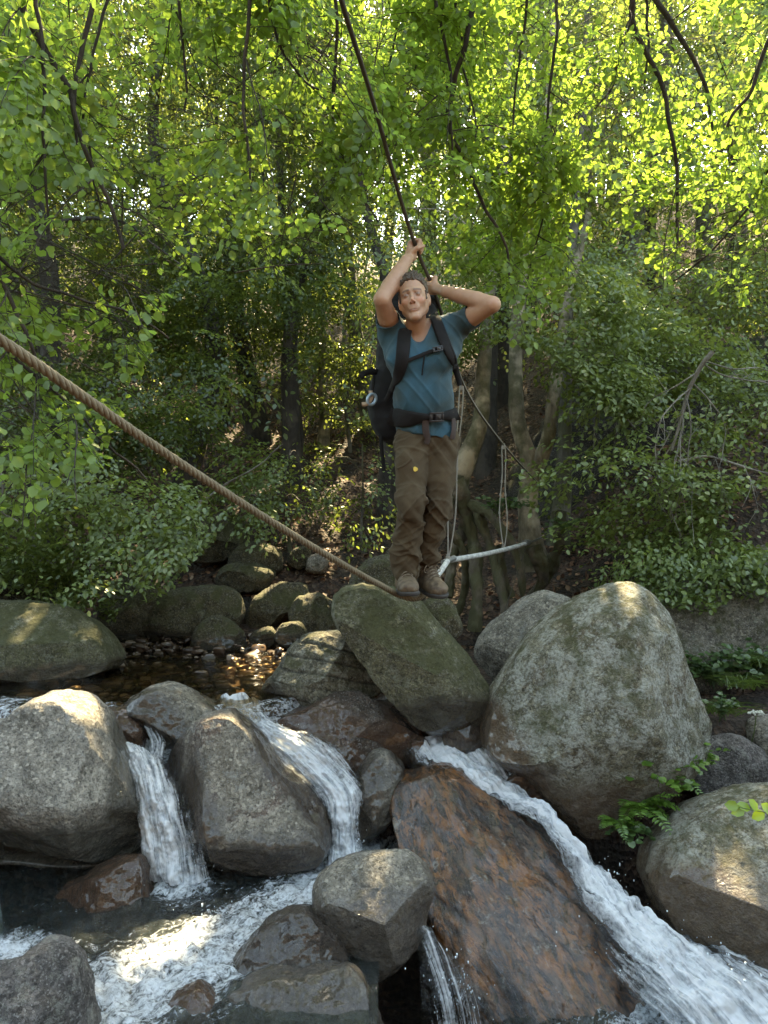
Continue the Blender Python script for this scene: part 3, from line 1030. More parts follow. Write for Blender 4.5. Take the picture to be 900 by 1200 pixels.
def make_ground():
    t = NT('leaf_litter_soil')
    v = t.coord()
    a = t.voro(v, 26, 'F1', 'Color')
    b = t.noise(v, 3.0, 5)
    c = t.noise(v, 40, 4)
    sep = t.n('ShaderNodeSeparateColor'); t.set(sep, 0, a)
    col = t.ramp(sep.outputs[0], [(0.0, (.030, .016, .010)), (0.5, (.075, .036, .020)), (0.85, (.14, .075, .045)), (1.0, (.20, .13, .085))])
    col = t.mix(t.ramp(b, [(0.42, 0.0), (0.6, 0.85)]), col, (.028, .022, .014))
    col = t.mix(t.ramp(c, [(0.35, 0.6), (0.65, 0.0)]), col, (.015, .010, .007))
    h = t.math('ADD', t.voro(v, 26), c)
    t.princ(Base_Color=col, Roughness=0.9, Normal=t.bump(h, 0.9, 0.03))
    xs = np.concatenate([-np.geomspace(70, 5.2, 40), np.linspace(-5, 5, 190), np.geomspace(5.2, 70, 40)])
    ys = np.concatenate([-np.geomspace(40, 0.6, 24), np.linspace(-0.5, 12, 230), np.geomspace(12.2, 130, 90)])
    X, Y = np.meshgrid(xs, ys, indexing='ij')
    Z = terrain_z(X.ravel(), Y.ravel())
    V = np.stack([X.ravel(), Y.ravel(), Z], -1)
    n, m = len(xs), len(ys)
    i = np.arange(n - 1)[:, None] * m; j = np.arange(m - 1)[None]
    f = np.stack([i + j, i + m + j, i + m + j + 1, i + j + 1], -1).reshape(-1, 4)
    g = build('terrain', V, [f], t.m)
    tag(g, kind='structure')
    # fallen leaves lying on the slope
    rng = np.random.default_rng(5)
    N = 9000
    y = 7.5 + 7.5 * rng.random(N) ** 1.3
    x = -0.55 * y + 1.1 * y * rng.random(N)
    z = terrain_z(x, y) + 0.012 + 0.02 * rng.random(N)
    P = np.stack([x, y, z], -1)
    V, Fq = leaf_cloud(P, nrm(rng.normal(size=(N, 3)) * [1, 1, .35]), nrm(np.array([0, -.35, 1.0]) + .55 * rng.normal(size=(N, 3))), .045 + .035 * rng.random(N), 6)
    lm = NT('dead_leaf')
    rnd = lm.n('ShaderNodeNewGeometry').outputs['Random Per Island']
    lm.princ(Base_Color=lm.ramp(rnd, [(0, (.05, .022, .012)), (.5, (.15, .065, .032)), (.85, (.27, .14, .075)), (1, (.36, .24, .15))]), Roughness=0.7)
    o = build('fallen_leaves', V, [Fq], lm.m, smooth=False)
    tag(o, 'red brown fallen beech leaves covering the slope behind the stream', kind='stuff')


def leaf_cloud(P, D, Nn, size, kind=6, wid=0.62, curl=0.10):
    """leaf blades: position, direction, normal and length arrays -> verts, quads (two folded halves, or one blade)"""
    P = np.asarray(P, float); D = nrm(D); size = np.asarray(size, float)[:, None]
    S = nrm(np.cross(Nn, D)); U = np.cross(D, S)
    if kind == 6:
        prof = [(0, 0, 0), (.30, .40, .6), (.72, .36, .3), (1, 0, -.6), (.72, -.36, .3), (.30, -.40, .6)]
        quads = np.array([[0, 1, 2, 3], [0, 3, 4, 5]])
    else:
        prof = [(0, 0, 0), (.48, .42, .4), (1, 0, -.4), (.48, -.42, .4)]
        quads = np.array([[0, 1, 2, 3]])
    V = np.stack([P + size * (D * a + S * (b * wid * 1.25) + U * (c * curl)) for a, b, c in prof], 1)
    n = len(prof)
    Q = (np.arange(len(P))[:, None, None] * n + quads[None]).reshape(-1, 4)
    return V.reshape(-1, 3), Q


# ------------------------------------------------------------------ rock material
def rock_mat(name, c1, c2, lichen=0.3, lich_col=(.36, .37, .30), moss=0.0, stain=(.075, .040, .020), grain=1.0, streak=None, lich_scale=9.0, wet_dark=0.85, gloss=0.78, patch2=None, gk=1.0, bk=1.0, coat=.7):
    t = NT(name)
    v = t.coord()
    vs0 = None
    if streak is not None:
        mq = t.n('ShaderNodeMapping'); t.set(mq, 'Vector', t.coord('Object', (1, 1, 1), streak[1])); mq.inputs['Scale'].default_value = (1.1, 1.0, .22); vs0 = mq.outputs[0]
    big = t.noise(v, 2.6, 4, .6, .4)
    mid = t.noise(v, 11, 5, .65)
    fine = t.noise(v, 85, 4, .7)
    col = t.mix(t.ramp(big, [(0.34, 0.0), (0.64, 1.0)]), tuple(x * .78 for x in c1), c2)
    col = t.mix(t.ramp(mid, [(0.30, 0.55), (0.55, 0.0)]), col, tuple(x * .45 for x in c1))
    if patch2 is not None:
        pn = t.noise(v, 3.7, 5, .65, .6)
        col = t.mix(t.ramp(pn, [(0.54, 0.0), (0.60, 0.75)]), col, patch2)
    if streak is not None:
        v0 = t.coord('Object', (1, 1, 1), streak[1])
        mp = t.n('ShaderNodeMapping'); t.set(mp, 'Vector', v0); mp.inputs['Scale'].default_value = streak[0]
        vs = mp.outputs[0]
        sn = t.noise(vs, 5, 6, .65, .8)
        col = t.mix(t.ramp(sn, [(0.40, 0.0), (0.62, 0.9)]), col, streak[2])
        sn2 = t.noise(vs, 9, 6, .72, .7)
        col = t.mix(t.ramp(sn2, [(0.47, 0.0), (0.58, 0.92)]), col, streak[3])
        sn3 = t.noise(vs, 17, 5, .7, .4)
        col = t.mix(t.ramp(sn3, [(0.60, 0.0), (0.70, 0.6)]), col, (.24, .20, .165))
    drip = t.noise(t.coord('Object', (5.5, 5.5, .9)), 1.6, 5, .65, .5)
    col = t.mix(t.ramp(drip, [(0.50, 0.0), (0.66, 0.55)]), col, tuple(x * .40 for x in c1))
    pit = t.noise(v if streak is None else vs0, 34, 5, .75)
    col = t.mix(t.ramp(pit, [(0.30, 0.75), (0.44, 0.0)]), col, tuple(x * .28 for x in c1))
    col = t.mix(t.ramp(pit, [(0.58, 0.0), (0.75, 0.5)]), col, tuple(min(1, x * 1.5) for x in c2))
    # granite grains
    g1 = t.voro(v, 150 / grain, 'F1', 'Color')
    sp = t.n('ShaderNodeSeparateColor'); t.set(sp, 0, g1)
    col = t.mix(t.ramp(sp.outputs[0], [(0.0, 0.65 * gk), (0.22, 0.0)], 'LINEAR'), col, (.025, .022, .02))
    col = t.mix(t.ramp(sp.outputs[1], [(0.78, 0.0), (1.0, 0.55 * gk)]), col, (.42, .40, .37))
    col = t.mix(t.ramp(fine, [(0.34, 0.5 * gk), (0.5, 0.0)]), col, (.03, .026, .022))
    blot = t.noise(v if streak is None else vs0, 21, 6, .78, .8)
    col = t.mix(t.ramp(blot, [(0.36, 0.8), (0.46, 0.0)]), col, tuple(x * .30 for x in c1))
    col = t.mix(t.ramp(blot, [(0.55, 0.0), (0.68, 0.55)]), col, tuple(min(1, x * 1.35) for x in c2))
    sp2 = t.voro(v, 70 / grain, 'F1', 'Color')
    sq = t.n('ShaderNodeSeparateColor'); t.set(sq, 0, sp2)
    col = t.mix(t.ramp(sq.outputs[0], [(0.0, 0.7 * gk), (0.16, 0.0)]), col, tuple(x * .22 for x in c1))
    col = t.mix(t.ramp(sq.outputs[1], [(0.80, 0.0), (1.0, 0.6 * gk)]), col, tuple(min(1, x * 1.5) for x in c2))
    # lichen crusts
    lv = t.noise(v, lich_scale, 7, .72, .3)
    lm = t.ramp(lv, [(0.60 - 0.22 * lichen, 0.0), (0.66 - 0.22 * lichen, 0.8)])
    lf = t.noise(v, 60, 3)
    lm = t.math('MULTIPLY', lm, t.ramp(lf, [(0.36, 0.15), (0.55, 1.0)]))
    col = t.mix(lm, col, lich_col)
    if moss > 0:
        mm = t.math('MULTIPLY', t.attr('moss'), t.ramp(t.noise(v, 7, 6, .7), [(0.52 - .2 * moss, 0.0), (0.66 - .2 * moss, 1.0)]))
        mc = t.mix(t.noise(v, 40, 3), (.035, .040, .012), (.105, .10, .035))
        col = t.mix(t.math('MULTIPLY', mm, 0.85), col, mc)
    # wet, stained foot of the rock, with some underside shade painted in
    wet = t.attr('wet')
    sc_ = t.mix(t.noise(v, 9, 5, .7), tuple(x * .35 for x in stain), tuple(min(1, x * 1.7) for x in stain))
    col = t.mix(t.math('MULTIPLY', wet, wet_dark), col, sc_)
    ao = t.attr('crack')
    col = t.mix(t.math('MULTIPLY', ao, 0.7), col, (.02, .016, .012))  # occlusion in cracks and layer grooves painted into the colour
    rough = t.mix(wet, .88, 1 - gloss)
    h = t.math('ADD', t.math('MULTIPLY', mid, 1.2), t.math('MULTIPLY', fine, 0.5))
    h = t.math('ADD', h, t.math('MULTIPLY', lm, 0.25))
    h = t.math('ADD', h, t.math('MULTIPLY', pit, 0.9))
    h = t.math('ADD', h, t.math('MULTIPLY', blot, 0.8))
    t.princ(Base_Color=col, Roughness=rough, Normal=t.bump(h, bk, 0.03), Specular_IOR_Level=0.4, Coat_Weight=t.math('MULTIPLY', wet, coat), Coat_Roughness=.10)
    return t.m


# ------------------------------------------------------------------ boulders
def cube_sphere(n):
    a = np.tan(np.linspace(-math.pi / 4, math.pi / 4, n + 1))
    A, Bq = np.meshgrid(a, a, indexing='ij')
    one = np.ones_like(A)
    faces = [(one, A, Bq), (-one, Bq, A), (Bq, one, A), (A, -one, Bq), (A, Bq, one), (Bq, A, -one)]
    V, Q, off = [], [], 0
    for f in faces:
        V.append(np.stack(f, -1).reshape(-1, 3))
        i = np.arange(n)[:, None] * (n + 1); j = np.arange(n)[None]
        Q.append(np.stack([i + j, i + n + 1 + j, i + n + 2 + j, i + j + 1], -1).reshape(-1, 4) + off)
        off += (n + 1) ** 2
    V = np.concatenate(V); Q = np.concatenate(Q)
    key = np.round(V * 1e5).astype(np.int64)
    _, first, inv = np.unique(key, axis=0, return_index=True, return_inverse=True)
    return nrm(V[first]), inv.ravel()[Q]


_CS = {}


def boulder(outline, Y, thick, seed, mat, label, tilt=0.0, n=40, boxy=2.5, planes=(), nfac=4, rough=1.0, waterline=None, wet_h=0.25, name='boulder', strata=None, moss_dir=(0, -0.2, 1.0), parent=None, back=None, turn=0.0, cracks=0.0, undercut=None):
    """A rock whose outline towards the stream follows the given silhouette; it has its own depth and broken faces."""
    if n not in _CS: _CS[n] = cube_sphere(n)
    D, Q = _CS[n]
    O = np.array([J(x, y, Y) for x, y in outline])
    for _ in range(6):                       # the outline lies on the leaning middle plane of the rock
        zc, xc = O[:, 2].mean(), O[:, 0].mean()
        O = np.array([J(x, y, Y + tilt * (o[2] - zc) + turn * (o[0] - xc)) for (x, y), o in zip(outline, O)])
    XZ = O[:, [0, 2]]
    Y = Y + tilt * 0
    nxt = np.roll(XZ, -1, 0)
    cr = XZ[:, 0] * nxt[:, 1] - nxt[:, 0] * XZ[:, 1]
    A = cr.sum() / 2
    c = np.array([((XZ[:, 0] + nxt[:, 0]) * cr).sum(), ((XZ[:, 1] + nxt[:, 1]) * cr).sum()]) / (6 * A)
    closed = np.concatenate([XZ[-2:], XZ, XZ[:3]])
    sp = spline(closed, 40 * len(closed))
    d = sp - c
    th = np.arctan2(d[:, 1], d[:, 0]); r = np.linalg.norm(d, axis=1)
    tg = np.linspace(-math.pi, math.pi, 361)
    order = np.argsort(th)
    rg = np.interp(tg, th[order], r[order], period=2 * math.pi)
    rm = rg.mean()
    rxz = np.hypot(D[:, 0], D[:, 2])
    theta = np.arctan2(D[:, 2], D[:, 0])
    f = (rxz ** boxy + np.abs(D[:, 1]) ** boxy) ** (-1 / boxy)
    rho = rxz * f; dep = D[:, 1] * f
    R = rm + (np.interp(theta, tg, rg) - rm) * sstep(0.0, 0.75, rho)
    th_f = thick; th_b = thick if back is None else back
    yy = np.where(dep < 0, dep * th_f, dep * th_b)
    V = np.stack([rho * R * np.cos(theta), yy, rho * R * np.sin(theta)], -1)
    rng = np.random.default_rng(seed)
    size = min(rm, thick * 1.6)
    facs = [(np.array(nv, float), fr) for nv, fr in planes]
    for _ in range(nfac):
        facs.append((np.array([rng.normal() * .55, -1.0, rng.normal() * .45 + .12]), rng.uniform(.70, .88)))
    for nv, fr in facs:
        nv = nrm(nv)
        s = V @ nv
        cut = s.max() * fr
        k = 0.05 * size
        e = s - cut
        over = 0.5 * (e + np.sqrt(e * e + k * k)) - 0.5 * k * np.exp(-np.abs(e) / k)
        over = np.where(e > -4 * k, np.maximum(over, 0), 0)
        V = V - nv * (over * 0.93)[:, None]
    if undercut is not None:
        (ax, ay, bx, by), kk = undercut
        Yf = Y - thick * .75
        a_, b_ = J(ax, ay, Yf) - [c[0], Y, c[1]], J(bx, by, Yf) - [c[0], Y, c[1]]
        zr = a_[2] + (b_[2] - a_[2]) * (V[:, 0] - a_[0]) / (b_[0] - a_[0]) + .03 * vnoise(V * 4, seed)
        e = zr - V[:, 2]
        e = .5 * (e + np.sqrt(e * e + .0012))
        V[:, 1] += kk * e * sstep(thick * .5, -thick * .2, V[:, 1])
    off = np.array([seed * 3.7, seed * 1.3, -seed * 2.1])
    N = vnormals(V, Q)
    P = V + off
    a = rough * size
    dsp = 0.075 * a * fbm(P * (1.1 / size), seed, 3) + 0.020 * a * fbm(P * (4.5 / size), seed + 5, 4)
    rid = 1 - np.abs(vnoise(P * (2.1 / size) + 0.35 * np.stack([vnoise(P * 3, 1), vnoise(P * 3, 2), vnoise(P * 3, 3)], -1), seed + 9))
    crack = sstep(0.945, 0.992, rid) * cracks * sstep(-.25, .15, vnoise(P * (1.0 / size), seed + 13))
    dsp -= 0.055 * size * crack
    if strata is not None:
        sd, freq, amp = strata
        sv = V @ nrm(sd) + 0.03 * vnoise(P * 3.0, seed + 2)
        st = np.abs(((sv * freq + 0.25 * vnoise(P * 1.5, seed + 4)) % 1.0) - 0.5) * 2
        g = sstep(0.72, 0.96, st) * (0.4 + 0.6 * sstep(-0.2, 0.3, vnoise(P * 2.5, seed + 6)))
        dsp -= amp * g
        crack = np.maximum(crack, g * 0.8)
    dsp += 0.0045 * fbm(P * 19, seed + 20, 4) + .006 * np.minimum(0, .15 - np.abs(vnoise(P * 7.0, seed + 24))) * 2
    V = V + N * dsp[:, None]
    V[:, 1] += tilt * V[:, 2] + turn * V[:, 0]
    C = np.array([c[0], Y, c[1]])
    W = V + C
    N = vnormals(V, Q)
    wl = W[:, 2].min() - 5 if waterline is None else waterline
    wet = sstep(wl + wet_h, wl + wet_h * .35, W[:, 2] + 0.10 * wet_h * 2 * fbm(W * 3.1, seed + 30, 4))
    if abs(C[1] - 4.3) < 1.6:
        wet = np.maximum(wet, sstep(.20, .06, splash(W) + .05 * fbm(W * 5, seed + 31, 3)))
    moss = sstep(0.05, 0.6, N @ nrm(moss_dir)) * (1 - wet)
    o = build(name, V, [Q], mat, None, attrs={'wet': wet, 'moss': moss, 'crack': crack})
    o.location = C
    tag(o, label, 'rock')
    return o


def make_rocks():
    g_grey = rock_mat('granite_grey', (.26, .225, .172), (.42, .37, .295), 0.15, (.34, .33, .30), 0.0, (.05, .032, .019))
    g_bright = rock_mat('granite_pale', (.345, .305, .25), (.54, .48, .40), 0.05, (.36, .35, .33), 0.0, (.045, .04, .026), wet_dark=.8)
    g_lich = rock_mat('granite_lichen', (.19, .17, .108), (.315, .285, .20), 0.62, (.44, .44, .38), 0.25, (.105, .058, .028), patch2=(.13, .085, .045))
    g_moss = rock_mat('granite_mossy', (.155, .148, .082), (.255, .24, .145), 0.30, (.29, .29, .22), 0.75, (.05, .036, .02))
    g_olive = rock_mat('rock_olive', (.085, .072, .038), (.145, .122, .068), 0.1, (.22, .21, .15), 0.5, (.04, .03, .018))
    g_strata = rock_mat('schist_layered', (.14, .125, .082), (.23, .208, .145), 0.35, (.36, .35, .28), 0.2, (.05, .035, .02))
    g_wet = rock_mat('rock_wet_brown', (.075, .050, .034), (.135, .098, .072), 0.0, (.2, .18, .14), 0.0, (.085, .036, .015), wet_dark=.75, gloss=.80)
    g_purple = rock_mat('rock_purple_grey', (.125, .108, .098), (.20, .175, .160), 0.3, (.30, .29, .25), 0.0, (.055, .035, .022), patch2=(.10, .075, .06))
    g_slab = rock_mat('rock_rust_slab', (.032, .021, .015), (.105, .074, .053), 0.0, (.2, .18, .15), 0.0, (.075, .032, .013), wet_dark=.06, gloss=.86, gk=.06, bk=.42, coat=.45,
                      streak=((3.2, 1.5, .24), (0, math.radians(36), 0), (.235, .082, .018), (.010, .008, .007)))
    g_pink = rock_mat('granite_rust_flank', (.27, .22, .165), (.42, .365, .29), 0.15, (.32, .31, .28), 0.0, (.05, .030, .018), patch2=(.155, .088, .068))

    B = boulder
    B([(562, 875), (568, 830), (600, 765), (640, 720), (690, 692), (735, 684), (768, 705), (792, 750), (812, 810), (823, 855), (806, 893), (762, 934), (715, 962), (680, 974), (648, 950), (608, 907)], 4.7, .55, 3, g_lich,
      'huge egg-shaped granite boulder with lichen, tallest stone of the stream', tilt=.10, n=90, boxy=2.3, nfac=0, rough=.45,
      planes=[((.85, -1, .1), .86), ((-.9, -1, .3), .88), ((.1, -1, -.5), .84)], waterline=.12, wet_h=.50)
    B([(556, 765), (575, 735), (610, 705), (640, 692), (668, 700), (700, 730), (690, 800), (620, 815), (590, 805), (570, 790)], 5.5, .4, 8, g_grey,
      'pale grey stone leaning behind the huge egg-shaped boulder', n=50, nfac=2, planes=[((-.6, -1, .5), .72), ((.7, -1, .3), .7)], rough=.8)
    B([(386, 712), (398, 690), (440, 684), (478, 696), (520, 735), (560, 790), (578, 822), (566, 846), (530, 858), (488, 852), (452, 812), (405, 750)], 4.95, .42, 12, g_moss,
      'long mossy sloping boulder under the feet of the man', tilt=-.1, n=80, nfac=1, rough=.6, planes=[((-.5, -1, -.35), .74), ((.5, -.6, 1), .84)], waterline=.42, wet_h=.22)
    B([(484, 712), (500, 700), (520, 697), (535, 715), (540, 745), (515, 750), (492, 735)], 5.0, .12, 14, g_olive, 'small olive stone wedged behind the boots on the long mossy boulder', n=26)
    B([(307, 812), (318, 788), (348, 750), (385, 738), (410, 739), (436, 758), (456, 792), (445, 812), (400, 818), (352, 836), (320, 834)], 5.35, .36, 17, g_strata,
      'rounded boulder with parallel cracked layers, above the middle cascade', n=80, nfac=2, rough=.7, strata=((.16, .1, 1), 11.0, .013), waterline=.62, wet_h=.16, planes=[((-.3, -.8, .7), .78)])
    B([(300, 858), (318, 842), (355, 828), (400, 811), (442, 820), (482, 842), (499, 867), (492, 888), (440, 888), (390, 872), (340, 866)], 5.02, .30, 19, g_wet,
      'flat dark brown wet boulder under the layered one', n=60, nfac=3, rough=.8, waterline=.42, wet_h=.30, planes=[((0, -.5, 1), .8)])
    B([(374, 900), (384, 872), (418, 859), (448, 874), (463, 898), (452, 925), (410, 916), (380, 908)], 4.84, .20, 23, g_wet, 'rounded brown stone splitting the middle cascade', n=44, waterline=.30, wet_h=.16)
    B([(414, 912), (450, 880), (470, 897), (474, 930), (462, 958), (440, 978), (418, 984), (408, 950)], 4.62, .22, 24, g_grey, 'grey angular stone with a flat face beside the falling middle cascade', n=44, nfac=1, planes=[((.3, -1, .45), .62), ((-.9, -1, .1), .75)], waterline=.0, wet_h=.30)
    B([(470, 868), (492, 862), (508, 876), (506, 896), (480, 900)], 4.9, .10, 25, g_wet, 'little dark stone between the rust slab and the flat wet boulder', n=20, waterline=.4, wet_h=.3)
    B([(518, 860), (532, 834), (552, 827), (566, 845), (562, 872), (540, 882), (522, 876)], 4.82, .13, 27, g_pink, 'small brown rounded stone at the lower tip of the long mossy boulder', n=30, waterline=.5, wet_h=.06)
    B([(584, 935), (598, 908), (622, 903), (634, 925), (630, 956), (604, 958)], 4.6, .12, 29, g_wet, 'small dark wet stone at the foot of the huge egg-shaped boulder', n=26, waterline=.2, wet_h=.5)
    B([(456, 955), (462, 928), (500, 906), (545, 910), (600, 945), (655, 1000), (704, 1062), (744, 1130), (778, 1200), (790, 1300), (560, 1300), (528, 1180), (506, 1080), (474, 1010)], 4.02, .34, 33, g_slab,
      'great rust brown sloping slab between two runs of white water', tilt=.98, n=110, boxy=2.9, nfac=1, rough=1.0, waterline=-.6, wet_h=3.0,
      strata=((.62, .35, .72), 5.0, .012), planes=[((-.55, -1, .1), .80), ((.35, -1, .55), .84)])
    B([(492, 908), (510, 898), (530, 902), (540, 918), (515, 926)], 4.82, .09, 34, g_wet, 'little round brown stone on the top edge of the rust slab', n=20, waterline=.3, wet_h=.3)
    B([(-90, 870), (0, 850), (40, 823), (74, 815), (104, 833), (138, 893), (158, 955), (163, 990), (154, 1012), (118, 1036), (60, 1046), (-20, 1040), (-90, 1046)], 4.12, .55, 37, g_bright,
      'big pale grey boulder with a dark undercut base at the edge of the picture', n=100, boxy=2.8, nfac=0, rough=.55, waterline=.20, wet_h=.28, tilt=.15,  # wet band set high so it also darkens the shaded undercut
      planes=[((.12, -1, .42), .60), ((.9, -.6, .1), .74), ((-.7, -.5, .8), .80)], undercut=((0, 945, 158, 988), 1.25))
    B([(60, 1060), (88, 1030), (130, 1012), (162, 1008), (176, 1045), (186, 1082), (150, 1096), (90, 1092)], 4.02, .22, 38, g_wet, 'low brown rock propping up the big pale boulder at the pool', n=44, waterline=-.05, wet_h=.6)
    B([(100, 846), (122, 832), (152, 830), (171, 848), (170, 880), (150, 894), (118, 888)], 4.72, .18, 41, g_wet, 'small brown wet rock with water sliding over it beside the first fall', n=36, waterline=.4, wet_h=.6)
    B([(150, 826), (166, 810), (190, 802), (226, 814), (268, 838), (290, 870), (240, 890), (190, 872), (172, 850)], 4.85, .30, 43, g_grey, 'grey domed rock behind the central boulder at the lip of the upper pool', n=56, nfac=2, rough=.7, waterline=.5, wet_h=.14)
    B([(186, 905), (204, 870), (232, 842), (264, 834), (300, 860), (332, 902), (370, 934), (389, 970), (387, 1004), (352, 1026), (322, 1046), (286, 1050), (246, 1024), (222, 985), (200, 950)], 4.42, .42, 47, g_pink,
      'central granite boulder with a rust red flank between two cascades', n=100, boxy=2.7, nfac=0, rough=.55, waterline=.08, wet_h=.26, tilt=.25,
      planes=[((.28, -1, .42), .58), ((-1.0, -.8, .12), .60), ((.9, -.4, .8), .84)], undercut=((215, 985, 388, 1000), 1.1))
    B([(364, 1056), (374, 1030), (410, 1013), (482, 1009), (505, 1030), (502, 1072), (482, 1110), (440, 1139), (412, 1130), (384, 1090)], 3.62, .26, 53, g_grey,
      'rounded grey boulder in the lower pool beside the rust slab', n=70, nfac=0, rough=.6, waterline=.10, wet_h=.30, planes=[((.1, -.7, 1), .72), ((-.3, -1, -.2), .78), ((.9, -1, .1), .76)])
    B([(266, 1142), (290, 1105), (324, 1076), (356, 1066), (386, 1084), (412, 1132), (410, 1154), (352, 1156), (300, 1160)], 3.46, .20, 57, g_purple,
      'dark glossy wedge-shaped stone leaning on the rounded grey boulder', n=60, nfac=1, planes=[((-.25, -1, .7), .62), ((.6, -1, .2), .72)], waterline=-.1, wet_h=.9)
    B([(238, 1190), (300, 1156), (362, 1150), (412, 1144), (434, 1165), (455, 1205), (470, 1300), (230, 1300)], 3.18, .30, 59, g_grey,
      'broad stone with a brown wet end at the bottom edge of the pool', n=64, nfac=1, planes=[((0, -.6, 1), .74)], waterline=-.10, wet_h=.32)
    B([(184, 1205), (204, 1167), (230, 1155), (253, 1172), (258, 1212), (230, 1240), (196, 1240)], 3.16, .13, 61, g_wet, 'small dark round stone rising from the green pool', n=36, waterline=-.0, wet_h=.5)
    B([(-70, 1165), (0, 1142), (36, 1122), (66, 1117), (90, 1140), (99, 1182), (104, 1300), (-70, 1300)], 2.95, .26, 67, g_purple, 'purple grey stone in the corner of the lower pool', n=64, nfac=1, planes=[((.2, -.8, .8), .74), ((.9, -.8, .2), .8)], waterline=-.1, wet_h=.2)
    B([(756, 1022), (774, 993), (820, 957), (880, 937), (965, 934), (1010, 1040), (985, 1140), (905, 1156), (850, 1147), (800, 1102), (768, 1062)], 4.0, .52, 71, g_lich,
      'large round boulder with pale lichen and rust brown foot beside the white chute', n=90, nfac=0, rough=.5, waterline=-.2, wet_h=.62, planes=[((-.3, -.7, 1), .78), ((-.7, -1, -.1), .82)])
    B([(806, 902), (828, 872), (864, 863), (896, 884), (900, 912), (872, 938), (830, 942), (810, 926)], 4.95, .22, 73, g_purple, 'smooth purple grey stone under the grassy bank', n=48, nfac=1, rough=.5)
    B([(876, 862), (888, 842), (918, 838), (940, 870), (930, 900), (890, 896)], 5.2, .18, 74, g_grey, 'small grey stone beside the white flower', n=30)
    B([(-80, 730), (0, 702), (58, 708), (104, 724), (134, 754), (140, 777), (92, 797), (0, 808), (-80, 812)], 5.95, .50, 79, g_moss,
      'broad mossy boulder with sun flecks at the edge of the upper pool', n=70, nfac=0, rough=.55, waterline=.80, wet_h=.12, planes=[((.3, -.7, 1), .74), ((.4, -1, .1), .8)])
    far = [
        ([(168, 745), (185, 700), (230, 686), (275, 692), (287, 720), (270, 742), (200, 752)], 7.3, .30, 'wide olive rock behind the upper pool', .82, 46),
        ([(226, 757), (232, 730), (252, 721), (284, 740), (288, 762), (240, 764)], 6.95, .20, 'small olive rock at the far edge of the pool, before the wide one', .82, 34),
        ([(118, 745), (124, 700), (150, 680), (185, 690), (190, 740), (150, 752)], 7.25, .25, 'dark rock half hidden under the drooping leaves', .82, 34),
        ([(288, 730), (296, 700), (332, 683), (360, 688), (362, 705), (330, 726), (300, 742)], 7.6, .24, 'sunlit rock with a bright upper edge beyond the pool', .82, 36),
        ([(338, 728), (346, 700), (372, 694), (396, 712), (394, 742), (352, 746)], 7.3, .22, 'squat rock with sunlit litter on its top', .82, 32),
        ([(292, 752), (298, 738), (318, 735), (324, 752), (308, 762)], 6.95, .10, 'little stone with a pale rim at the far waterline', .82, 20),
        ([(322, 752), (332, 730), (352, 728), (362, 748), (340, 760)], 6.9, .12, 'little mossy stone second from the layered boulder', .82, 20),
        ([(268, 664), (280, 640), (305, 633), (330, 650), (328, 668), (298, 675)], 8.1, .26, 'blocky dark rock on the slope, upper one of a stacked pair', .0, 32),
        ([(252, 684), (262, 664), (300, 660), (322, 672), (310, 690), (268, 694)], 7.9, .24, 'blocky dark rock on the slope, lower one of a stacked pair', .0, 32),
        ([(205, 650), (222, 606), (262, 596), (292, 615), (292, 645), (250, 662)], 8.6, .36, 'large brown rock among the shrub leaves on the slope', .0, 36),
        ([(358, 668), (364, 650), (378, 646), (386, 658), (378, 672)], 8.2, .10, 'small pale cube-like stone on the leaf litter', .0, 20),
        ([(408, 700), (416, 668), (446, 650), (470, 662), (468, 700), (430, 712)], 6.6, .28, 'mossy rock behind the long boulder beside the knees of the man', .0, 36),
        ([(338, 660), (346, 642), (362, 640), (364, 660), (350, 668)], 8.3, .14, 'brown stone on the litter behind the pale one', .0, 20),
        ([(396, 700), (402, 686), (422, 690), (424, 716), (400, 720)], 6.2, .14, 'small olive stone at the top end of the long boulder', .0, 22),
        ([(-70, 690), (-40, 655), (20, 650), (52, 672), (58, 702), (0, 712)], 7.2, .4, 'dark shaded rock above the broad mossy boulder', .0, 36),
        ([(450, 655), (460, 640), (482, 640), (490, 660), (470, 672)], 7.9, .2, 'brown rock behind the calves of the man', .0, 22),
        ([(196, 640), (204, 605), (230, 600), (238, 640), (214, 655)], 8.5, .2, 'narrow upright rock beside the large brown one', .0, 22),
    ]
    for k, (ol, Y, th, lab, wl, n) in enumerate(far):
        B(ol, Y, th, 101 + 3 * k, g_grey if 'pale cube' in lab else g_olive, lab, n=n, nfac=3, rough=.9, waterline=wl if wl else None, wet_h=.10, name='rock')
    # smooth rock face of the right bank and the dark crag above it
    slab = rock_mat('bank_slab', (.18, .150, .112), (.31, .265, .205), 0.2, (.26, .26, .20), 0.2, (.05, .035, .02))
    o = B([(640, 800), (690, 705), (760, 682), (830, 668), (960, 640), (1060, 700), (1040, 800), (930, 812), (830, 800), (740, 830)], 6.6, .55, 151, slab,
          'smooth brown grey bedrock face of the bank behind the huge boulder', n=70, boxy=3.2, nfac=1, rough=.7, name='bedrock_slab', tilt=.5)
    crag = rock_mat('dark_crag', (.030, .026, .020), (.060, .052, .040), 0.1, (.09, .09, .07), 0.3, (.03, .02, .012))  # shade behind the leaves put into a near-black rock colour
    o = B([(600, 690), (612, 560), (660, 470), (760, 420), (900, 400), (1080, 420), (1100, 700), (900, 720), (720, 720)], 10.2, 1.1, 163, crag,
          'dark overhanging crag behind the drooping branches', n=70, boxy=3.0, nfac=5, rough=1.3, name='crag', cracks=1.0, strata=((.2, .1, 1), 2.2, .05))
    # pebbly bed showing in the shallow upper pool
    rng = np.random.default_rng(77)
    mb = MB()
    D, Q = cube_sphere(4)
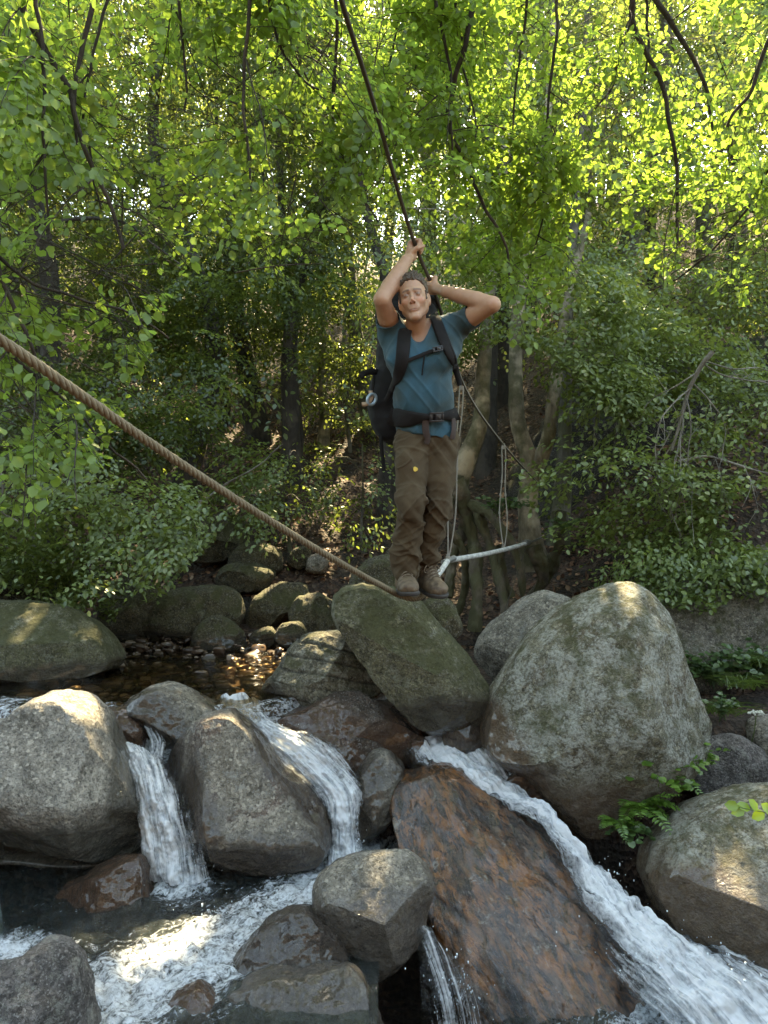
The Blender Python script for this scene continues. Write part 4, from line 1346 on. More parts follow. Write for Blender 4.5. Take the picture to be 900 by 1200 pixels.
    for k in range(1500):
        y = 5.2 + 2.2 * rng.random(); x = -2.7 + 2.6 * rng.random()
        sz = .012 + .055 * rng.random() ** 3.2
        m = D / (np.abs(D) ** 3).sum(1, keepdims=True) ** (1 / 3)
        for _ in range(4):
            nv = nrm(rng.normal(size=3)); e = m @ nv - rng.uniform(.45, .8)
            m = m - nv * np.maximum(e, 0)[:, None]
        m = m * np.array([sz * rng.uniform(.7, 1.6), sz * rng.uniform(.7, 1.5), sz * rng.uniform(.4, .9)])
        a = rng.random() * 6.28
        m = m @ np.array([[math.cos(a), -math.sin(a), 0], [math.sin(a), math.cos(a), 0], [0, 0, 1]])
        zz = 0.64 + 0.10 * sstep(5.5, 7.0, y) + .05 * rng.random() + (0.05 if rng.random() < .3 else 0)
        mb.add(m + [x, y, zz], Q)
    pm = NT('wet_pebble')
    rnd = pm.n('ShaderNodeNewGeometry').outputs['Random Per Island']
    pm.princ(Base_Color=pm.ramp(rnd, [(0, (.03, .018, .012)), (.6, (.09, .055, .035)), (1, (.20, .15, .11))]), Roughness=.25)
    tag(mb.build('riverbed_pebbles', pm.m), 'wet brown pebbles on the shallow bed of the upper pool', kind='stuff')


if 'ground' in BUILD:
    make_ground()
if 'rocks' in BUILD:
    make_rocks()
# ------------------------------------------------------------------ water
def clear_mix(t, tint, normal, rough=0.03, turbid=None):
    fr = t.n('ShaderNodeFresnel'); fr.inputs['IOR'].default_value = 1.33
    t.set(fr, 'Normal', normal)
    tr = t.n('ShaderNodeBsdfTransparent'); tr.inputs[0].default_value = (*tint, 1)
    gl = t.n('ShaderNodeBsdfGlossy'); gl.inputs['Roughness'].default_value = rough
    t.set(gl, 'Normal', normal)
    if turbid is not None:
        df = t.n('ShaderNodeBsdfDiffuse'); df.inputs[0].default_value = (*turbid[0], 1)
        m0 = t.n('ShaderNodeMixShader'); m0.inputs[0].default_value = turbid[1]
        t.set(m0, 1, tr); t.set(m0, 2, df); tr = m0
    m = t.n('ShaderNodeMixShader')
    t.set(m, 0, fr); t.set(m, 1, tr); t.set(m, 2, gl)
    return m


def foam_shader(t, col, normal):
    d = t.n('ShaderNodeBsdfDiffuse'); t.set(d, 'Color', col); t.set(d, 'Normal', normal)
    tl = t.n('ShaderNodeBsdfTranslucent'); t.set(tl, 'Color', col)
    g = t.n('ShaderNodeBsdfGlossy'); g.inputs['Roughness'].default_value = .25; t.set(g, 'Normal', normal)
    a = t.n('ShaderNodeMixShader'); a.inputs[0].default_value = .35
    t.set(a, 1, d); t.set(a, 2, tl)
    b = t.n('ShaderNodeMixShader'); b.inputs[0].default_value = .08
    t.set(b, 1, a); t.set(b, 2, g)
    return b


def pool_mat(name, tint, turbid=None, foamcol=(.84, .88, .91)):
    t = NT(name)
    v = t.coord()
    foam = t.attr('foam')
    mp0 = t.n('ShaderNodeMapping'); t.set(mp0, 'Vector', t.coord('Object', (1, 1, 1), (0, 0, math.radians(-38)))); mp0.inputs['Scale'].default_value = (.45, 1.5, 1)
    n1 = t.noise(mp0.outputs[0], 11, 7, .68, 1.6)
    n2 = t.noise(v, 45, 4, .65, .8)
    rip = t.math('ADD', t.noise(v, 9, 4, .6, .5), t.math('MULTIPLY', n2, .25))
    nrmv = t.bump(rip, .55, .05)
    s = t.math('ADD', t.math('MULTIPLY', n1, .62), t.math('MULTIPLY', n2, .38))
    s = t.math('ADD', t.math('MULTIPLY', t.math('SUBTRACT', s, .5), 1.6), .5)
    th = t.math('SUBTRACT', .84, t.math('MULTIPLY', foam, .46))
    f = t.math('MULTIPLY', t.math('SUBTRACT', s, th), 4.2, True)
    fs = foam_shader(t, t.mix(t.ramp(n2, [(.35, 0.0), (.62, 1.0)]), tuple(c * .62 for c in foamcol), foamcol), t.bump(n2, .6, .03))
    m = t.n('ShaderNodeMixShader')
    t.set(m, 0, t.math('MULTIPLY', f, .93)); t.set(m, 1, clear_mix(t, tint, nrmv, .03, turbid)); t.set(m, 2, fs)
    t.t.links.new(m.outputs[0], t.out.inputs[0])
    return t.m


def fall_mat(name, dense=0.5, su=10.0, sv=2.4):
    t = NT(name)
    uv = t.n('ShaderNodeUVMap').outputs[0]
    mp = t.n('ShaderNodeMapping'); t.set(mp, 'Vector', uv); mp.inputs['Scale'].default_value = (su, sv, 1)
    s1 = t.noise(mp.outputs[0], 1.0, 6, .68, .7)
    mp2 = t.n('ShaderNodeMapping'); t.set(mp2, 'Vector', uv); mp2.inputs['Scale'].default_value = (su * 3.2, sv * 3.0, 1)
    s2 = t.noise(mp2.outputs[0], 1.0, 4, .7, .4)
    v = t.coord()
    s3 = t.noise(v, 60, 3, .7)
    s = t.math('ADD', t.math('MULTIPLY', s1, .55), t.math('MULTIPLY', s2, .30))
    s = t.math('ADD', s, t.math('MULTIPLY', s3, .15))
    s = t.math('ADD', t.math('MULTIPLY', t.math('SUBTRACT', s, .5), 1.7), .5)
    edge = t.attr('edge')
    th = t.math('ADD', .66 - .42 * dense, t.math('MULTIPLY', edge, .42))
    f = t.math('MULTIPLY', t.math('SUBTRACT', s, th), 3.6, True)
    col = t.mix(t.ramp(s, [(.20, 0.0), (.55, 1.0)]), (.56, .63, .70), (.94, .95, .96))
    nb = t.bump(s, .8, .03)
    m = t.n('ShaderNodeMixShader')
    t.set(m, 0, t.math('MULTIPLY', f, .95)); t.set(m, 1, clear_mix(t, (.80, .84, .86), nb, .08)); t.set(m, 2, foam_shader(t, col, nb))
    t.t.links.new(m.outputs[0], t.out.inputs[0])
    return t.m


def pool(name, x0, x1, y0, y1, zf, foamf, mat, step, amp, label):
    xs = np.arange(x0, x1 + step, step); ys = np.arange(y0, y1 + step, step)
    X, Y = np.meshgrid(xs, ys, indexing='ij')
    x, y = X.ravel(), Y.ravel()
    fo = foamf(x, y)
    p = np.stack([x, y, 0 * x], -1)
    z = zf(x, y) + amp * .35 * fbm(p * 5.5, 61, 3) + (.2 + fo) * amp * fbm(p * [16, 16, 1], 63, 3)
    n, m = len(xs), len(ys)
    i = np.arange(n - 1)[:, None] * m; j = np.arange(m - 1)[None]
    f = np.stack([i + j, i + m + j, i + m + j + 1, i + j + 1], -1).reshape(-1, 4)
    o = build(name, np.stack([x, y, z], -1), [f], mat, attrs={'foam': np.clip(fo, 0, 1.2)})
    return tag(o, label, kind='structure')


def cascade(name, secs, mat, seed, bulge=.05, nu=26, nv=120, lump=.028, label='', layers=1):
    secs = np.array(secs, float)
    nu, nv = nu * 2, nv * 2
    Lp = np.array([J(a, b, Y) for a, b, c, d, Y in secs]); Rp = np.array([J(c, d, Y) for a, b, c, d, Y in secs])
    Ls, Rs = spline(Lp, nv), spline(Rp, nv)
    mid = (Ls + Rs) / 2
    s = np.r_[0, np.cumsum(np.linalg.norm(np.diff(mid, axis=0), axis=1))]
    wd = np.linalg.norm(Rs - Ls, axis=1)
    u = np.linspace(0, 1, nu)
    V = Ls[:, None] * (1 - u)[None, :, None] + Rs[:, None] * u[None, :, None]
    T = nrm(np.gradient(mid, axis=0)); S = nrm(Rs - Ls); N = nrm(np.cross(S, T))
    N = np.where((N @ np.array([0, -.6, .8]))[:, None] < 0, -N, N)
    bul = (1 - (2 * u - 1) ** 2) * 1.0 - .35
    uu = (u[None] * wd[:, None] - wd[:, None] / 2)
    vv = np.repeat(s[:, None], nu, 1)
    P = np.stack([uu.ravel() * 22, vv.ravel() * 4.5, np.zeros(nu * nv)], -1)
    d = bulge * np.tile(bul, (nv, 1)).ravel() + lump * fbm(P, seed, 3) + lump * .6 * fbm(V.reshape(-1, 3) * 16, seed + 3, 3) + lump * .16 * fbm(np.stack([uu.ravel() * 40, vv.ravel() * 22, np.zeros(nu * nv)], -1), seed + 8, 3)
    V = V.reshape(-1, 3) + np.repeat(N, nu, 0) * d[:, None]
    i = np.arange(nv - 1)[:, None] * nu; j = np.arange(nu - 1)[None]
    f = np.stack([i + j, i + nu + j, i + nu + j + 1, i + j + 1], -1).reshape(-1, 4)
    e = np.abs(2 * u - 1) ** 2.6
    edge = np.tile(e, (nv, 1)).ravel()
    o = build(name, V, [f], mat, attrs={'edge': edge}, uv=np.stack([uu.ravel() / .4, vv.ravel()], -1))
    return tag(o, label, kind='structure')


def make_water():
    hi = pool_mat('pool_brown', (.80, .66, .47))
    lo = pool_mat('pool_green', (.64, .70, .64), ((.085, .10, .098), .18))
    def z_hi(x, y):
        lip = 4.86 + .42 * sstep(-.95, -.35, x)
        return .775 - np.minimum(1.0, 3.2 * np.maximum(0, lip - y) ** 1.5)
    def foam_hi(x, y):
        lip = 4.86 + .42 * sstep(-.95, -.35, x)
        f = 1.0 * sstep(.22, -.05, y - lip)
        f = np.maximum(f, .95 * np.exp(-(((x + 2.42) / .26) ** 2 + ((y - 5.0) / .12) ** 2)))
        f = np.maximum(f, .55 * np.exp(-(((x + 1.15) / .2) ** 2 + ((y - 4.95) / .15) ** 2)))
        return f
    pool('upper_pool', -3.6, .5, 4.55, 7.9, z_hi, foam_hi, hi, .022, .010, 'shallow brown upper pool of the stream')
    path = np.array([(440, 992), (400, 1015), (355, 1050), (310, 1080), (262, 1108), (205, 1136), (150, 1160), (105, 1182)], float)
    Yp = 2.0 * 900 / (path[:, 1] - 600); Xp = (path[:, 0] - 450) / 900 * Yp
    PP = spline(np.stack([Xp, Yp, np.interp(np.arange(8), [0, 2, 7], [.22, .25, .36])], -1), 60)
    def foam_lo(x, y):
        d = np.full(len(x), 9.0)
        for a in PP:
            d = np.minimum(d, np.hypot(x - a[0], y - a[1]) / a[2])
        f = 1.25 * np.exp(-(d / 1.4) ** 2)
        def blob(px, py, rx, ry, am):
            Y = 1800 / (py - 600); X = (px - 450) / 900 * Y
            return am * np.exp(-(((x - X) / rx) ** 2 + ((y - Y) / ry) ** 2))
        f = np.maximum(f, blob(205, 1038, .27, .16, 1.5))
        f = np.maximum(f, blob(215, 1060, .26, .12, .6))
        f = np.maximum(f, blob(20, 1112, .30, .17, 1.35))
        f = np.maximum(f, blob(425, 1000, .28, .22, 1.4))
        f = np.maximum(f, blob(290, 1125, .28, .20, .85))
        f = np.maximum(f, blob(170, 1175, .30, .15, .55))
        f = np.maximum(f, .30 + .25 * vnoise(np.stack([x * 3, y * 3, 0 * x], -1), 8))
        return f
    pool('lower_pool', -2.6, -.03, 2.2, 4.75, lambda x, y: 0 * x, foam_lo, lo, .016, .020, 'green lower pool with streaks of white foam')
    pool('side_pool', .5, 3.2, 2.3, 3.95, lambda x, y: -.40 + .10 * sstep(2.8, 3.8, y), lambda x, y: 1.1 * np.exp(-(((x - 1.55 - .25 * (y - 3.4)) / .65) ** 2)) + .25, lo, .018, .030, 'white churning water at the foot of the slab')
    A = fall_mat('falling_water', 1.0, 6, 1.6)
    A2 = fall_mat('falling_water_thin', .75, 12)
    Cc = fall_mat('racing_water', 1.1, 5.5, 1.9)
    cascade('waterfall', CASCADES[0], A, 5, .06, 30, 110, .030, 'white waterfall between the pale boulder and the central boulder')
    cascade('waterfall', CASCADES[1], A2, 7, .03, 18, 60, .020, 'thin feeder fall sliding past the small wet rock')
    cascade('waterfall', CASCADES[2], Cc, 9, .05, 34, 170, .030, 'middle cascade tumbling from the upper pool between the boulders')
    cascade('waterfall', CASCADES[3], A2, 10, .04, 18, 40, .025, 'spill around the rounded brown stone')
    cascade('waterfall', CASCADES[4], Cc, 11, .07, 40, 240, .034, 'racing chute of white water along the edge of the rust slab')
    cascade('waterfall', CASCADES[5], fall_mat('stringy_water', .55, 22, 1.0), 13, .03, 30, 70, .022, 'stringy fall under the rounded grey boulder')
    cascade('waterfall', CASCADES[6], A, 15, .03, 14, 40, .02, 'narrow fall at the side of the undercut boulder')
    cascade('waterfall', CASCADES[7], fall_mat('thin_film', .12, 30, 1.6), 17, .01, 16, 50, .012, 'thin film of water running down the rust slab')
    # droplets thrown up where the falls land
    rng = np.random.default_rng(4)
    mb = MB()
    D, Q = cube_sphere(1)
    spots = [(J(205, 1020, 4.22), .20, .14, 130), (J(405, 1000, 4.42), .16, .10, 90), (J(300, 1085, 3.75), .35, .10, 110), (J(800, 1120, 3.66), .40, .13, 170), (J(540, 895, 4.85), .25, .08, 70), (J(20, 1108, 3.84), .15, .1, 40), (J(530, 1180, 3.40), .12, .2, 80), (J(330, 870, 4.85), .15, .08, 60), (J(700, 1040, 4.05), .15, .1, 60)]
    for c, rx, rz, n in spots:
        for _ in range(n):
            r = .0018 + .0045 * rng.random() ** 3
            p = c + np.array([rng.normal() * rx * .6, rng.normal() * rx * .4, abs(rng.normal()) * rz * .6])
            mb.add(D * r * [1, 1, 1 + rng.random() * 1.2] + p, Q)
    dm = plain('droplet', (.8, .86, .9), .15, var=.05)
    tag(mb.build('water_spray', dm), 'white droplets thrown up where the falls land', kind='stuff')


if 'water' in BUILD:
    make_water()
# ------------------------------------------------------------------ foliage
# sunlit flecks in the photograph: gaps in the canopy let the sun through to these points (radius in metres)
FLECKS = [(J(52, 862, 3.92), .30), (J(80, 828, 4.15), .16), (J(262, 858, 4.25), .20), (J(292, 884, 4.2), .10), (J(735, 700, 4.6), .16), (J(430, 700, 4.9), .10), (J(372, 752, 5.2), .14), (J(850, 965, 3.8), .10), (J(430, 1022, 3.55), .10), (J(330, 770, 6.4), .45), (J(420, 770, 6.3), .2), (J(130, 1112, 3.55), .06),
          (J(105, 735, 5.7), .16), (J(30, 740, 5.7), .10), (J(380, 690, 7.4), .28), (J(420, 645, 8.2), .35), (J(310, 690, 7.5), .2), (J(300, 500, 10.5), .14), (J(240, 520, 10.0), .12), (J(275, 470, 11.0), .14), (J(335, 480, 11.0), .12), (J(215, 495, 10.5), .10), (J(365, 520, 10), .12),
          (J(152, 930, 4.0), .07), (J(330, 590, 9.3), .2), (J(400, 460, 12.0), .18), (J(60, 480, 10.0), .2), (J(420, 420, 12.0), .2), (J(400, 400, 13.0), .25)]
_r = np.random.default_rng(9)
FLECKS += [(J(_r.uniform(230, 450), _r.uniform(455, 640), _r.uniform(8, 11)), _r.uniform(.07, .16)) for _ in range(16)]


def sun_ok(P):
    """False for foliage that would shade one of the sun flecks"""
    ok = np.ones(len(P), bool)
    for T, r in FLECKS:
        d = P - T
        al = d @ SUN
        q = np.linalg.norm(d - al[:, None] * SUN, axis=1)
        ok &= ~((q < r) & (al > .35))
    return ok


def leaf_mat(name, dark, light, trans, tw=.45, gloss=.10, sun=None):
    t = NT(name)
    rnd = t.n('ShaderNodeNewGeometry').outputs['Random Per Island']
    v = t.coord()
    big = t.noise(v, 1.1, 3)
    f = t.math('ADD', t.math('MULTIPLY', rnd, .6), t.math('MULTIPLY', big, .4))
    col = t.ramp(f, [(.18, dark), (.62, light), (.92, tuple(min(1, c * 1.25) for c in light))])
    tcol = t.ramp(f, [(.18, tuple(c * .65 for c in trans)), (.75, trans)])
    d = t.n('ShaderNodeBsdfDiffuse'); t.set(d, 'Color', col)
    tl = t.n('ShaderNodeBsdfTranslucent'); t.set(tl, 'Color', tcol)
    g = t.n('ShaderNodeBsdfGlossy'); g.inputs['Roughness'].default_value = .38; g.inputs[0].default_value = (.9, .95, .9, 1)
    m = t.n('ShaderNodeMixShader'); m.inputs[0].default_value = tw
    t.set(m, 1, d); t.set(m, 2, tl)
    m2 = t.n('ShaderNodeMixShader'); m2.inputs[0].default_value = gloss
    t.set(m2, 1, m); t.set(m2, 2, g)
    t.t.links.new(m2.outputs[0], t.out.inputs[0])
    return t.m


def bark_mat(name, a, b, moss=0.0, scale=1.0):
    t = NT(name)
    v = t.coord('Object', (1, 1, .35))
    f = t.noise(v, 14 * scale, 6, .65, .6)
    g = t.noise(v, 60 * scale, 3)
    col = t.mix(t.ramp(f, [(.32, 0.0), (.66, 1.0)]), a, b)
    col = t.mix(t.ramp(t.noise(t.coord(), 3.5, 4), [(.5, 0.0), (.62, .8)]), col, tuple(min(1, c * 1.6) for c in b))
    if moss:
        col = t.mix(t.ramp(t.noise(t.coord(), 4.5, 5), [(.5 - .15 * moss, 0.0), (.62 - .15 * moss, .75)]), col, (.055, .055, .018))
    h = t.math('ADD', f, t.math('MULTIPLY', g, .4))
    t.princ(Base_Color=col, Roughness=.9, Normal=t.bump(h, .9, .03))
    return t.m


def make_spray(rng, length=.55, tw_step=.075, leaf=.062, kind=6, leaf_step=.038, ang=48):
    """one flat beech spray along +x in the xy plane: leaf arrays and twig polylines"""
    LP, LD, LN, LS, TW = [], [], [], [], []
    n = 12
    bend = rng.normal() * .10
    def axis(L, p0, d0, droop):
        t = np.linspace(0, 1, n)
        P = p0 + d0 * (t * L)[:, None]
        side = np.array([-d0[1], d0[0], 0])
        P = P + side * (bend * L * t ** 2)[:, None] + np.array([0, 0, -droop * L]) * (t ** 2)[:, None]
        return P
    main = axis(length, np.zeros(3), np.array([1.0, 0, 0]), .22 + .1 * rng.random())
    TW.append((main, .0028))
    def leaves(P, L, s0):
        s = s0; sg = 1 if rng.random() < .5 else -1
        while s < L:
            k = s / L * (n - 1); i = int(min(k, n - 2)); f = k - i
            p = P[i] * (1 - f) + P[i + 1] * f
            d = nrm(P[min(i + 1, n - 1)] - P[i])
            sd = np.array([-d[1], d[0], 0]) * sg
            a = math.radians(48 + 14 * rng.normal())
            LP.append(p); LD.append(d * math.cos(a) + sd * math.sin(a) + np.array([0, 0, -.16 + .16 * rng.normal()]))
            LN.append(np.array([.20 * rng.normal(), .20 * rng.normal(), 1.0])); LS.append(leaf * (0.68 + .45 * rng.random()))
            s += leaf_step * (.75 + .5 * rng.random()); sg = -sg
        LP.append(P[-1]); LD.append(nrm(P[-1] - P[-2]) + np.array([0, 0, -.1])); LN.append(np.array([.2 * rng.normal(), .2 * rng.normal(), 1.0])); LS.append(leaf)
    leaves(main, length, .05)
    s = .09; sg = 1
    while s < length * .92:
        k = s / length * (n - 1); i = int(k)
        p = main[i]
        d = nrm(main[min(i + 1, n - 1)] - main[i])
        a = math.radians(ang + 6 * rng.normal()) * sg
        dd = np.array([d[0] * math.cos(a) - d[1] * math.sin(a), d[0] * math.sin(a) + d[1] * math.cos(a), d[2]])
        L = (length - s) * (.55 + .25 * rng.random()) + .05
        Q = axis(L, p, nrm(dd), .2)
        TW.append((Q, .0016))
        leaves(Q, L, .03)
        s += tw_step * (.8 + .5 * rng.random()); sg = -sg
    return [np.array(a) for a in (LP, LD, LN, LS)] + [TW]


class Sprays:
    """a library of sprays and a way to put many of them into one crown"""
    def __init__(self, seed, n=7, **kw):
        rng = np.random.default_rng(seed)
        self.lib = [make_spray(rng, **kw) for _ in range(n)]
        self.tw = []
        for lib in self.lib:
            mb = MB()
            for P, r in lib[4]:
                v, f = tube(P[::2], np.linspace(r, r * .5, len(P[::2])), 3, cap=False)
                mb.add(v, f)
            v, fs = mb.out()
            self.tw.append((v, fs[0]))

    def place(self, P, D, U, S, rng, kind=6, twigs=True, shade_test=True, wid=.74):
        """base points, directions, up vectors, scales -> (leaf verts, quads, twig verts, quads)"""
        which = rng.integers(0, len(self.lib), len(P))
        D = nrm(D); Y = nrm(np.cross(U, D)); Z = np.cross(D, Y)
        lv, lq, tv, tq = [], [], [], []
        no = nt = 0
        for k in range(len(self.lib)):
            m = np.nonzero(which == k)[0]
            if not len(m): continue
            M = np.stack([D[m], Y[m], Z[m]], 1)          # rows are axes
            lp, ld, ln, ls, _ = self.lib[k]
            A = np.einsum('li,nij->nlj', lp, M) * S[m][:, None, None] + P[m][:, None]
            Bd = np.einsum('li,nij->nlj', nrm(ld), M); Cn = np.einsum('li,nij->nlj', nrm(ln), M)
            sz = ls[None] * (S[m] ** .5)[:, None]
            A, Bd, Cn, sz = A.reshape(-1, 3), Bd.reshape(-1, 3), Cn.reshape(-1, 3), sz.ravel()
            Bd = nrm(Bd + .18 * rng.normal(size=Bd.shape)); Cn = nrm(Cn + .17 * rng.normal(size=Cn.shape))
            if shade_test:
                ok = sun_ok(A)
                A, Bd, Cn, sz = A[ok], Bd[ok], Cn[ok], sz[ok]
            if len(A):
                v, q = leaf_cloud(A, Bd, Cn, sz, kind, wid=wid)
                lv.append(v); lq.append(q + no); no += len(v)
            if twigs:
                v0, f0 = self.tw[k]
                v = np.einsum('li,nij->nlj', v0, M) * S[m][:, None, None] + P[m][:, None]
                q = f0[None] + (np.arange(len(m)) * len(v0))[:, None, None]
                tv.append(v.reshape(-1, 3)); tq.append(q.reshape(-1, 4) + nt); nt += len(m) * len(v0)
        cat = lambda a, d: np.concatenate(a) if a else np.zeros((0, d))
        return cat(lv, 3), cat(lq, 4), cat(tv, 3), cat(tq, 4)


def along(P, step, rng, start=.15):
    """positions and tangents along a polyline"""
    s = np.r_[0, np.cumsum(np.linalg.norm(np.diff(P, axis=0), axis=1))]
    q = np.arange(start * s[-1], s[-1], step)
    q = q + rng.uniform(-.3, .3, len(q)) * step
    pts = np.stack([np.interp(q, s, P[:, i]) for i in range(3)], -1)
    T = nrm(np.gradient(P, axis=0))
    tt = nrm(np.stack([np.interp(q, s, T[:, i]) for i in range(3)], -1))
    return pts, tt, q / s[-1]


def wiggle(P, amp, seed):
    P = np.asarray(P, float).copy()
    s = np.r_[0, np.cumsum(np.linalg.norm(np.diff(P, axis=0), axis=1))]
    for a in range(3):
        P[:, a] += amp * vnoise(np.stack([s * 3.1, s * 0 + a * 7.7, s * 0], -1), seed) + amp * .4 * vnoise(np.stack([s * 9, s * 0 + a * 3.3, s * 0], -1), seed + 1)
    return P


def trunk_tube(mb, P, r0, r1, sides=12, seed=0, flare=0.0, lumpy=.10, n=40):
    P = spline(P, n)
    t = np.linspace(0, 1, n)
    R = r0 + (r1 - r0) * t + flare * np.exp(-t * 9)
    v, f = tube(P, R, sides, cap=False)
    ctr = np.repeat(P, sides, 0)
    d = v - ctr
    v = ctr + d * (1 + lumpy * fbm(v * 5, seed, 3) + .5 * lumpy * fbm(v * [22, 22, 9], seed + 2, 3))[:, None]
    mb.add(v, f)


# ---------------------------------------------------------------- trees whose boughs hang over the stream
def hanging_tree(label, trunk_pts, boughs, nfill, region, sp, mat, bark, seed, keep, cat='tree', leafsize=1.0):
    """trunk out of the picture; long thin boughs droop in and carry flat leafy sprays"""
    rng = np.random.default_rng(seed)
    root = empty('beech_tree', trunk_pts[0], label, cat)
    mb = MB()
    trunk_tube(mb, trunk_pts, .24, .11, 14, seed, .15)
    mb.build('trunk', bark, root)
    P, D, U, S = [], [], [], []
    mbt = MB()
    for bi, (pts, r0) in enumerate(boughs):
        mb = MB()
        n = max(24, 7 * len(pts))
        path = wiggle(spline(pts, n), .022, seed + bi)
        tube_mb(mb, path, np.linspace(r0 * 1.2, r0 * .36, n), 7)
        q, t, fr = along(path, .17, rng, .05)
        for p, tt, f in zip(q, t, fr):
            side = rng.choice([-1, 1])
            h = np.cross(tt, [0, 0, 1]); h = nrm(h + .35 * rng.normal(size=3))
            d = nrm(h * side * .9 + tt * .5 + np.array([0, -.1, -.25]) + .25 * rng.normal(size=3))
            P.append(p); D.append(d); U.append(np.array([0, 0, 1.0]) + .35 * rng.normal(size=3)); S.append(rng.uniform(.55, 1.0))
            if rng.random() < .22:      # side twig
                L = rng.uniform(.3, .7)
                tip = p + d * L + np.array([0, 0, -.18])
                tw = wiggle(spline([p, p + d * L * .5 + [0, 0, -.02], tip], 10), .015, bi * 31 + len(P))
                v_, f_ = tube(tw, np.linspace(.0042, .0018, 10), 4); mbt.add(v_, f_)
                for k in range(3, 10, 2):
                    P.append(tw[k]); D.append(nrm(d + .8 * rng.normal(size=3) + [0, 0, -.2])); U.append(np.array([0, 0, 1.0]) + .3 * rng.normal(size=3)); S.append(rng.uniform(.5, .85))
        mb.build('branch', bark, root)
    # finer shoots between the boughs
    cnt = 0
    for x, y, Y in region(rng, nfill):
        p = J(x, y, Y)
        d = nrm(np.array([rng.normal(), rng.normal() * .7, -.35 + .35 * rng.normal()]))
        L = rng.uniform(.25, .7)
        tw = wiggle(spline([p - d * L * .6 + [0, 0, .12 * L], p, p + d * L * .5 + [0, 0, -.16 * L]], 10), .012, cnt)
        v_, f_ = tube(tw, np.linspace(.0036, .0014, 10), 4); mbt.add(v_, f_)
        for k in (3, 6, 9):
            P.append(tw[k]); D.append(nrm(d + .75 * rng.normal(size=3) * [1, 1, .5])); U.append(np.array([0, 0, 1.0]) + .35 * rng.normal(size=3)); S.append(rng.uniform(.5, .95))
        cnt += 1
    lv, lq, tv, tq = sp.place(np.array(P), np.array(D), np.array(U), np.array(S) * leafsize, rng)
    c = lv.reshape(-1, 6, 3).mean(1)
    ok = keep(450 + F * c[:, 0] / c[:, 1], 600 - F * (c[:, 2] - CAMZ) / c[:, 1], c, rng) & (c[:, 1] > 1.9)
    lv = lv.reshape(-1, 6, 3)[ok].reshape(-1, 3)
    n = int(ok.sum())
    lq = (np.arange(n)[:, None, None] * 6 + np.array([[0, 1, 2, 3], [0, 3, 4, 5]])[None]).reshape(-1, 4)
    c = tv.reshape(-1, 3)[tq].mean(1)
    tq = tq[keep(450 + F * c[:, 0] / c[:, 1], 600 - F * (c[:, 2] - CAMZ) / c[:, 1], c, np.random.default_rng(0), True)]
    tv0, tf0 = mbt.out()
    nb = len(lv)
    q = np.concatenate([lq, tq + nb, tf0[-1] + nb + len(tv)])
    build('foliage', np.concatenate([lv, tv, tv0]), [q], [mat, bark], root, smooth=False, slots=np.r_[np.zeros(len(lq)), np.ones(len(q) - len(lq))])
    return root


def clump_crown(rng, centres, per, rad, flat=.35, out=.5):
    """spray seats in flat layered clumps"""
    P, D, U = [], [], []
    for c in centres:
        a = rng.uniform(0, 2 * math.pi, per)
        r = rad * np.sqrt(rng.random(per)) * rng.uniform(.6, 1.2)
        o = np.stack([r * np.cos(a), r * np.sin(a), rad * flat * rng.normal(size=per) * .5 - .12 * r], -1)
        P.append(c + o)
        D.append(nrm(np.stack([np.cos(a), np.sin(a), -.25 + .25 * rng.normal(size=per)], -1) + .5 * rng.normal(size=(per, 3)) * [1, 1, .3]))
        U.append(np.array([0, 0, 1.0]) + .35 * rng.normal(size=(per, 3)))
    return np.concatenate(P), np.concatenate(D), np.concatenate(U)


